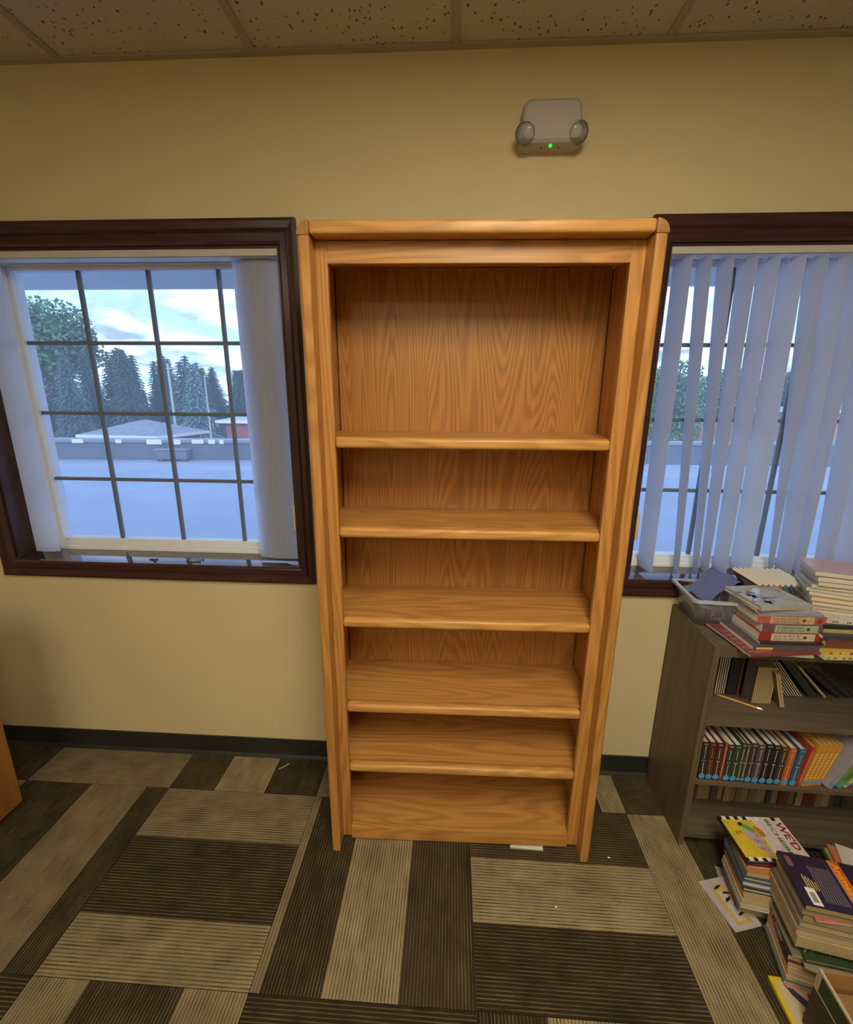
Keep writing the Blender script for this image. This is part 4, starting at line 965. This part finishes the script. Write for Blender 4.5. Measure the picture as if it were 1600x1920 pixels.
def cardboard_box():
    R = empty('cardboard_box', (.990, -.783, .0125), rad(-4)); tag(R, 'open cardboard box with dark green printed side on the carpet at lower right', 'box')
    kraft = pm('kraft_cardboard', (.36,.20,.075), .85, .08, 25, .15); green = pm('dark_green_box_print', (.030,.055,.022), .5, .15, 20); edge = pm('cream_box_edge', (.46,.40,.28), .7)
    W, D, Hh = .36, .42, .193
    bm = bmesh.new(); box(bm, 0,W,-D,0,0,.004); done('base', bm, kraft, R)
    bxo('side_wall', 0,.004,-D,0,.004,Hh, kraft, R); bxo('side_wall', W-.004,W,-D,0,.004,Hh, kraft, R); bxo('side_wall', .004,W-.004,-.004,0,.004,Hh-.006, kraft, R); bxo('side_wall', .004,W-.004,-D,-D+.004,.004,Hh, kraft, R)
    bxo('side_band', -.0012,0,-D,-.014,.138,Hh-.005, green, R); bxo('side_band', -.0010,0,-D,0,.004,.133, pm('dark_brown_shade_band', (.055,.04,.03), .6), R)  # lower dark band stands for shadow and books beneath, coloured onto the box
    bxo('edge_strip', -.0016,.0045,-D,.0,Hh-.005,Hh+.001, edge, R); bxo('edge_strip', -.0014,0,-.014,.0005,.133,Hh-.005, edge, R); bxo('edge_strip', -.0014,0,-D,-.014,.133,.138, edge, R)
    bm = bmesh.new(); v = [bm.verts.new(p) for p in ((.02,-.02,.15),(W-.01,-.02,.15),(W-.01,-.20,.11),(.02,-.20,.11))]; bm.faces.new(v); bmesh.ops.solidify(bm, geom=list(bm.faces), thickness=.004); done('inner_flap', bm, pm('pale_kraft_cardboard', (.46,.29,.13), .85, .06, 25, .15), R)
cardboard_box()

# ------------------------------------------------------------------ wooden cabinet at the left edge
def left_cabinet():
    R = empty('wooden_cabinet', (-1.585, -.300, 0), rad(-1)); tag(R, 'orange-brown wooden cabinet end with rounded corner at the far left edge', 'cabinet')
    W, D = .46, .80
    bm = bmesh.new(); box(bm, -.022, 0, -D, 0, .014, .76); done('end_panel', bm, cherry, R, .010, 4)
    bm = bmesh.new(); box(bm, -W, -W+.022, -D, 0, .014, .76); done('end_panel', bm, cherry, R, .010, 4)
    bxo('back_panel', -W+.022, -.022, -.045, -.030, .05, .75, cherry, R); bxo('door', -W+.024, -.024, -D+.01, -D+.028, .06, .74, cherry, R, .002)
    bxo('bottom_panel', -W+.022, -.022, -D+.03, -.045, .05, .068, cherry, R)
    bxo('top_panel', -W-.008, .008, -D-.008, .008, .76, .785, cherry, R, .006, 3)
    for x in (-W+.011, -.011):
        for y in (-.095, -D+.09):
            bm = bmesh.new(); cyl(bm, (x,y,0), (x,y,.006), .013, .013, 16); cyl(bm, (x,y,.006), (x,y,.015), .005, .005, 10); done('glide', bm, pm('nickel_glide', (.7,.68,.62), .25, metal=1), R)
left_cabinet()

# ------------------------------------------------------------------ small things: screws on the sill, paper slip, crumbs
STEEL = pm('zinc_screw', (.30,.29,.28), .35, .1, 60, metal=1)
def screw(label, x, y, z, rot, L_=.034, up=False, group=None):
    R = empty('screw', (x,y,z), rad(rot)); tag(R, label, 'screw', group)
    bm = bmesh.new()
    if up:
        cyl(bm, (0,0,0), (0,0,.003), .008, .008, 14); cyl(bm, (0,0,.003), (0,0,.006), .008, .004, 14); done('head', bm, STEEL, R)
        bm = bmesh.new(); cyl(bm, (0,0,.006), (0,0,L_), .0030, .0022, 8); done('shank', bm, STEEL, R)
    else:
        cyl(bm, (0,0,.0042), (.002,0,.0042), .0044, .0044, 12); cyl(bm, (.002,0,.0042), (.004,0,.004), .0044, .0022, 12); done('head', bm, STEEL, R)
        bm = bmesh.new(); cyl(bm, (.004,0,.004), (L_-.006,0,.0026), .0021, .0019, 8); cyl(bm, (L_-.006,0,.0026), (L_,0,.0014), .0019, .0003, 8)
        for k in range(8):
            u = .008+k*(L_-.016)/8; cyl(bm, (u,0,.0038-.001*u/L_), (u+.0012,0,.0038-.001*u/L_), .0027, .0021, 8)
        done('shank', bm, STEEL, R)
SZ = WL['z0']+.0030
screw('single screw standing on its head on the left window sill', -1.262, .040, SZ, 0, .030, True)
screw('upper of the two screws lying together on the left window sill', -1.125, .022, SZ, 172, .040)
screw('lower of the two screws lying together on the left window sill', -1.125, .008, SZ, 160, .042)
for i, (dx, dy, r, l) in enumerate(((-.03,.045,8,.05),(-.035,.035,-4,.05),(.04,.028,174,.05),(-.025,.018,2,.048),(.035,.012,183,.05))):
    screw('%s from the glass of five screws heaped near the blind on left sill' % ORD[i], -.975+dx, dy, SZ, r, l, group='heap of screws on the left sill')
def slip():
    bm = bmesh.new(); box(bm, 0,.115,0,.06,.0004,.0012); o = done('paper_slip', bm, pm('white_paper', (.70,.70,.62), .7)); o.location = (.300,-.3625,0); o.rotation_euler = (0,0,rad(-1.5)); tag(o, 'white paper slip with green edge under the front of the oak bookcase', 'paper')
    bxo('green_edge', 0,.115,-.002,.002,.0012,.0018, pm('green_strip', (.15,.26,.14), .6), o)
slip()
def crumb(label, x, y, s=.004):
    bm = bmesh.new(); bmesh.ops.create_icosphere(bm, subdivisions=1, radius=s, matrix=Matrix.Translation((0,0,s*.5)) @ Matrix.Diagonal((1.4,.8,.5,1))); o = done('paper_crumb', bm, WHITEP); o.location = (x,y,.0005); tag(o, label, 'crumb')
crumb('white crumb on the light carpet band in front of the bookcase', .420,-.545,.0035); crumb('yellowish crumb on the dark carpet right of the bookcase foot', .640,-.375,.0035)
def thread():
    cu = bpy.data.curves.new('thread', 'CURVE'); cu.dimensions = '3D'; cu.bevel_depth = .0012
    sp = cu.splines.new('BEZIER'); sp.bezier_points.add(2)
    for p, co in zip(sp.bezier_points, ((0,0,.0015),(.022,.016,.003),(.034,.032,.0015))): p.co = co; p.handle_left_type = p.handle_right_type = 'AUTO'
    t = bpy.data.objects.new('thread', cu); COL.objects.link(t); dg = bpy.context.evaluated_depsgraph_get(); me = bpy.data.meshes.new_from_object(t.evaluated_get(dg)); bpy.data.objects.remove(t)
    o = link('white_thread', me, WHITEP); o.location = (-.655,-.075,.001); tag(o, 'short curled white thread on the carpet near the baseboard', 'thread')
thread()

# ------------------------------------------------------------------ outside
GZ = -3.5
def outside():
    membrane = pm('grey_roof_membrane', (.34,.385,.47), .75, .08, 1.2, .2)
    struct(bxo('roof_deck', -30, 30, WT, 9.6, -.4, 0.0, membrane))
    par = struct(empty('parapet', (0, 9.62, 0), rad(4.5)))
    bxo('parapet_wall', -32, 32, 0, .35, -.4, .43, pm('grey_parapet', (.115,.13,.165), .8, .15, 1.5, .2), par)
    rng = random.Random(2)
    bxo('coping', -32, 32, -.05, .42, .43, .50, pm('blue_grey_coping', (.20,.23,.29), .5, .08, 2), par)
    for x, w in ((-9.25,.27),(-8.2,.14),(-7.45,.36),(-6.85,.22),(-6.35,.28),(-5.95,.16),(-5.68,.10),(-4.9,.2)):
        bxo('patch', x, x+w, -.062, -.0502, .385+rng.uniform(0,.03), .505, pm('white_patch', (.75,.77,.80), .6, .05, 5), par)
    g = struct(bxo('ground', -140, 140, 10.4, 230, GZ-.3, GZ, pm('far_ground', (.16,.19,.13), .9, .3, .15, .1)))
    eave = struct(bxo('eave', -8, 8, WT+.002, 1.985, 2.352, 2.42, pm('soffit_paint', (.50,.53,.58), .7, .04, 3)), None)
    bxo('fascia', -8, 8, 1.985, 2.02, 2.350, 2.55, pm('fascia_paint', (.55,.58,.62), .6, .04, 3), eave)
    bm = bmesh.new(); prism(bm, [(WT,2.42),(2.02,2.55),(-2.5,4.2),(-7,2.6),(-7,2.98),(WT,2.98)], 0, -8, 8); done('unseen_roof_mass', bm, pm('dark_shingle', (.10,.10,.10), .9), eave)  # roof out of view, added to throw the building's shadow on the deck
    # roof hatch box by the parapet
    R = empty('roof_hatch', (-6.72, 8.88, 0), rad(4.5)); tag(R, 'low rectangular hatch box on the flat roof against the parapet, seen through left window', 'hatch')
    bxo('body', -.37,.37,-.12,.12,.05,.27, pm('dull_blue_grey_metal', (.13,.145,.18), .6, .1, 4), R, .03, 3); bxo('lid', -.40,.40,-.14,.14,.27,.30, pm('grey_metal_lid', (.22,.24,.29), .5, .1, 4), R, .012, 2)
    for s in (-1,1): bxo('foot', s*.28-.07, s*.28+.07, -.10,.10, 0,.06, pm('dark_metal', (.06,.06,.07), .6), R)
outside()

def spruce_mesh(name, seed, h=10.0, r=2.3, n=34):
    rng = random.Random(seed); V = []; F = []
    def tri(a, b, c): k = len(V); V.extend((a,b,c)); F.append((k,k+1,k+2))
    for i in range(n):
        t = i/(n-1); z = h*(.03+.97*t); rr = r*(1-t)**.78*rng.uniform(.82,1.12)+.05
        nb = max(5, int(15*(1-t)+5))
        for b in range(nb):
            a = 2*PI*(b+rng.random())/nb; L_ = rr*rng.uniform(.65,1.12); d = Vector((math.cos(a), math.sin(a), 0)); s = Vector((-d.y, d.x, 0))
            m = max(3, int(L_/.28))
            for k in range(m):
                u = (k+.6)/m; p = d*(L_*u)+Vector((0,0,z-.45*L_*u*u+.12*L_*u**3)); w = .16+.34*(1-u)*min(1,L_)
                for sg in (-1,1):
                    tip = p+d*(.34+.1*rng.random())+s*sg*w*rng.uniform(.8,1.4)+Vector((0,0,-rng.uniform(.05,.28)))
                    tri(p-d*.12+Vector((0,0,.06)), p+d*.22+s*sg*.05, tip)
                tri(p+s*.13, p-s*.13, p+d*.2+Vector((0,0,-rng.uniform(.15,.4))))
    for q in range(4):
        a = q*PI/2; tri(Vector((.07*math.cos(a),.07*math.sin(a),h*.93)), Vector((.07*math.cos(a+1.5),.07*math.sin(a+1.5),h*.93)), Vector((0,0,h*1.05)))
    me = bpy.data.meshes.new(name); me.from_pydata(V, [], F); me.update(); return me
def leafy_mesh(name, seed, h=9.0, r=3.6, n=15000, flatness=.8):
    rng = random.Random(seed); V = []; F = []
    lobes = [(Vector((rng.uniform(-.5,.5)*r, rng.uniform(-.5,.5)*r, h*rng.uniform(.45,.78))), r*rng.uniform(.42,.68)) for _ in range(11)]+[(Vector((0,0,h*.66)), r*.78)]
    for _ in range(n):
        c, R_ = rng.choice(lobes); d = Vector((rng.gauss(0,1), rng.gauss(0,1), rng.gauss(0,1))).normalized(); p = c+d*R_*rng.uniform(.75,1.06); p.z = min(max(p.z, h*.12), h)
        q = Euler((rng.uniform(-1,1), rng.uniform(-1,1), rng.uniform(0,6.3))).to_matrix(); s = rng.uniform(.07,.17)
        k = len(V); V += [p+q@Vector((-s,-s*.6,0)), p+q@Vector((s,-s*.5,.05)), p+q@Vector((s*.8,s*.6,0)), p+q@Vector((-s*.7,s*.6,-.05))]; F.append((k,k+1,k+2,k+3))
    me = bpy.data.meshes.new(name); me.from_pydata(V, [], F); me.update(); return me
def trees():
    needle = [pm('blue_spruce_needles', (.12,.205,.18), .8, .35, 3, .2), pm('dark_spruce_needles', (.085,.145,.11), .8, .35, 3, .2), pm('pale_blue_spruce_needles', (.19,.32,.30), .8, .3, 3, .2)]
    bark = pm('tree_bark', (.10,.075,.055), .9, .3, 8)
    SM = [spruce_mesh('spruce_foliage', s) for s in (1,2,3)]
    def trunk_mesh(h, r):
        bm = bmesh.new(); cyl(bm, (0,0,0), (0,0,h), r, r*.25, 8); me = bpy.data.meshes.new('trunk'); bm.to_mesh(me); bm.free(); me.materials.append(bark); return me
    TM = trunk_mesh(9.6, .18); TL = trunk_mesh(6.0, .22)
    SKY = [(-1.05,.10),(-.93,.11),(-.86,.10),(-.79,.141),(-.765,.118),(-.74,.121),(-.70,.092),(-.674,.102),(-.645,.092),(-.62,.0985),(-.573,.087),(-.55,.062),(-.527,.071),(-.50,.050),(-.46,.071),(-.40,.068)]
    def skyline(a):
        for (a0,e0),(a1,e1) in zip(SKY, SKY[1:]):
            if a0 <= a <= a1: return e0+(e1-e0)*(a-a0)/(a1-a0)
        return .08
    sp = []; rng = random.Random(11)
    for j in range(9):
        yy = 37.6+5.4*j if j < 6 else 72+8.5*(j-6); st = 5.2 if j < 6 else 8.0; d_ = yy+1.616; k = 0; xx = -1.0*d_+(0,.5,.25,.75,.1,.6,.3,.8,.05)[j]*st
        while xx < -.405*d_:
            az = xx/d_; e = skyline(az)*(rng.uniform(.80,1.0) if j < 6 else rng.uniform(.84,.94)); tn = 0 if (j == 0 and k % 2) else 1
            if not (az < -.79 and j > 2) or j > 7: sp.append((xx, yy+rng.uniform(-.2,.2), 1.558+e*d_, .86 if j < 6 else 1.35, tn, '%s %s from left in the %s row of trees beyond the left window' % (ORD[k], 'blue-green spruce' if tn == 0 else 'dark spruce', ORD[j])))
            xx += st; k += 1
    sp.append((-19.2, 31.9, 4.05, .86, 2, 'pale blue spruce standing in front beside the red brick building'))
    for i, (x, y, zt, rf, tn, lb) in enumerate(sp):
        R = empty('spruce_tree', (x,y,GZ), i*1.1); tag(R, lb, 'tree', 'spruces beyond the flat roof'); hgt = (zt-GZ)/10.4
        me = SM[i % 3].copy() if i < 3 or tn != 1 else SM[i % 3].copy()
        f = link('foliage', me, needle[tn], R); f.scale = (rf, rf, hgt); f.rotation_euler = (0,0,i*.7)
        t = link('trunk', TM, None, R); t.scale = (1,1,hgt)
    leaf = [pm('leaf_green', (.14,.26,.12), .7, .35, 3, .2), pm('sunny_leaf_green', (.20,.34,.09), .7, .35, 3, .2)]
    LM = [leafy_mesh('leafy_crown', s) for s in (4,5)]
    lt = [(-55.0,57.0,13.6,2.2,0,'big rounded leafy tree at the far left of the left window view'),
          (13.5,28.0,3.7,.62,0,'leafy tree seen between the first blind vanes of right window'),
          (24.5,52.5,3.6,.8,0,'distant leafy tree seen past the second vane of right window'),
          (36.2,42,4.7,1.15,1,'sunlit leafy tree at the right edge of the right window'),
          (45.0,46,5.0,1.2,0,'shaded leafy tree beyond the brown building at right'),
          (33.0,55,4.9,1.1,0,'far leafy tree behind the vanes in middle of right window'),
          (41.5,58,5.0,1.1,0,'farthest leafy tree behind the sunlit one at right')]
    for i, (x, y, zt, rf, tn, lb) in enumerate(lt):
        R = empty('leafy_tree', (x,y,GZ), i*1.3); tag(R, lb, 'tree', 'leafy trees beyond the flat roof'); k = (zt-GZ)/9.0
        f = link('crown', LM[i % 2].copy(), leaf[tn], R); f.scale = (rf*.9, rf*.9, k)
        t = link('trunk', TL, None, R); t.scale = (1,1,k)
trees()
def hip_roof(bm, x0, x1, y0, y1, z0, zr):
    w = min(x1-x0, y1-y0)/2; b = [bm.verts.new(p) for p in ((x0,y0,z0),(x1,y0,z0),(x1,y1,z0),(x0,y1,z0))]
    if x1-x0 >= y1-y0: r = [bm.verts.new((x0+w,(y0+y1)/2,zr)), bm.verts.new((x1-w,(y0+y1)/2,zr))]; fs = ((0,1,5,4),(2,3,4,5),(1,2,5),(3,0,4))
    else: r = [bm.verts.new(((x0+x1)/2,y0+w,zr)), bm.verts.new(((x0+x1)/2,y1-w,zr))]; fs = ((1,2,5,4),(3,0,4,5),(0,1,4),(2,3,5))
    v = b+r
    for f in fs: bm.faces.new([v[i] for i in f])
    bm.faces.new(list(reversed(b)))
def house(label, x0, x1, y0, y1, ze, zr, wallc, roofc, name='house', doors=(), rot=0):
    cx, cy = (x0+x1)/2, (y0+y1)/2
    R = empty(name, (cx,cy,GZ), rad(rot)); tag(R, label, 'building')
    x0 -= cx; x1 -= cx; y0 -= cy; y1 -= cy; ze -= GZ; zr -= GZ
    bxo('wall', x0+.4, x1-.4, y0+.4, y1-.4, 0, ze-.02, wallc, R)
    bm = bmesh.new(); hip_roof(bm, x0, x1, y0, y1, ze+.16, zr); done('roof', bm, roofc, R)
    bxo('fascia', x0-.03, x1+.03, y0-.03, y1+.03, ze, ze+.17, pm('white_fascia', (.72,.74,.77), .6, .05, 3), R)
    for (a, b, h0, h1) in doors:
        d = bxo('garage_door', a, b, y0+.36, y0+.40, h0, h1, pm('white_garage_door', (.68,.70,.72), .6, .05, 3), R)
        for k in range(1,4): bxo('door_panel', a+.05, b-.05, y0+.345, y0+.36, h0+(h1-h0)*k/4-.03, h0+(h1-h0)*k/4+.0, pm('grey_seam', (.4,.42,.45), .6), d)
brick = pm('red_brick', (.30,.10,.08), .85, .25, 3); grey_sh = pm('grey_shingles', (.24,.26,.30), .9, .2, 3)
house('grey hip-roofed house with white fascia and garage door, seen through left window', -21.9,-16.6,23.5,28.3,-.90,.05, brick, grey_sh, doors=((-.8,2.3,0,2.45),), rot=-6)
house('red brick building with pale roof by the right edge of left window view', -14.2,-8.5,25,30.5,-.05,.75, brick, pm('pale_roof', (.42,.46,.50), .8, .1, 3), doors=((.55,1.1,0,3.3),))
house('low brown brick building behind sunlit tree in right window', 23.2,34,30,35,.75,1.3, pm('tan_brick', (.42,.28,.20), .85, .2, 3), pm('tan_roof', (.40,.33,.28), .85, .1, 3))
house('grey shingled hip roof just beyond the parapet in right window', 13.6,20.5,13.5,18,-.9,.32, pm('grey_wall', (.4,.42,.45), .8), pm('light_grey_shingles', (.34,.36,.40), .9, .2, 6))
house('distant pale house with peach roof behind wooden fence in right window', 26,31,61,66,.3,2.2, pm('peach_wall', (.55,.40,.32), .85), pm('peach_roof', (.52,.40,.34), .85))
def fence():
    R = empty('wooden_fence', (25, 47.5, GZ)); tag(R, 'brown board fence beyond the parked cars in right window', 'fence')
    m = pm('brown_fence_wood', (.34,.20,.13), .85, .25, 4)
    bm = bmesh.new(); box(bm, 0,.34,0,.03,0,2.9); me = bpy.data.meshes.new('board'); bm.to_mesh(me); bm.free(); me.materials.append(m)
    for k in range(60):
        o = link('board', me, None, R); o.location = (-11+.37*k, 0, .08*math.sin(k*1.7))
    for z in (.5, 2.3): bxo('rail', -11, 11.2, .03, .09, z, z+.12, m, R)
fence()
def pole(label, x, y, zt, r, arm):
    R = empty('utility_pole', (x,y,GZ)); tag(R, label, 'pole'); bm = bmesh.new(); cyl(bm, (0,0,0), (0,0,zt-GZ), r, r*.7, 10); done('shaft', bm, pm('pale_pole', (.42,.42,.44), .7, .1, 3), R)
    if arm: bm = bmesh.new(); cyl(bm, (-.05,-.1,zt-GZ-.35), (.75,-.1,zt-GZ-.35), .05, n=8); cyl(bm, (.62,-.1,zt-GZ-.35), (.62,-.1,zt-GZ-.1), .05, n=8); done('arm', bm, pm('pale_pole', (.42,.42,.44)), R)
    bxo('meter_box', -.22,.22,-.25,-.05,1.6,2.4, pm('box_grey', (.45,.47,.5), .6), R)
pole('pale utility pole with a short arm left of the pale blue spruce', -19.25, 28.95, 3.65, .10, True)
pole('thin pale mast in front of the pale blue spruce', -13.6, 23.2, 2.65, .05, False)
def car(label, x, y, rz, col):
    R = empty('parked_car', (x,y,GZ), rad(rz)); tag(R, label, 'car')
    bm = bmesh.new(); prism(bm, [(-2.2,.35),(2.2,.35),(2.25,.75),(1.9,.92),(1.0,.98),(-1.8,1.0),(-2.2,.9)], 1, -.88, .88); done('body', bm, pm('paint_%d_%d' % (int(col[0]*99),int(col[2]*99)), col, .3, .03, 2), R, .05, 2)
    bm = bmesh.new(); prism(bm, [(-1.7,.98),(1.0,.96),(.3,1.45),(-1.2,1.47)], 1, -.74, .74); c = done('cabin', bm, pm('car_glass', (.05,.06,.08), .1), R, .04, 2)
    bxo('roof', -1.15,.28,-.72,.72,1.44,1.50, pm('paint_%d_%d' % (int(col[0]*99),int(col[2]*99)), col), R, .02)
    for sx in (-1.4,1.4):
        for sy in (-.85,.85):
            bm = bmesh.new(); cyl(bm, (sx,sy-.1,.32), (sx,sy+.1,.32), .32, n=14); done('wheel', bm, pm('tyre', (.02,.02,.02), .8), R)
car('white parked car seen between first and second vanes of right window', 19.6, 35.0, 8, (.70,.72,.75)); car('blue parked car farthest left in the right window', 17.0, 37.5, 10, (.16,.28,.48)); car('dark parked car past the second vane of the right window', 26.0, 39.2, 4, (.05,.06,.09)); car('silver parked car beyond the white one in right window', 20.6, 41.5, 5, (.45,.47,.50))
struct(bxo('parking_lot', 8, 40, 24, 45, GZ, GZ+.03, pm('pale_asphalt', (.34,.35,.37), .9, .1, .5)))
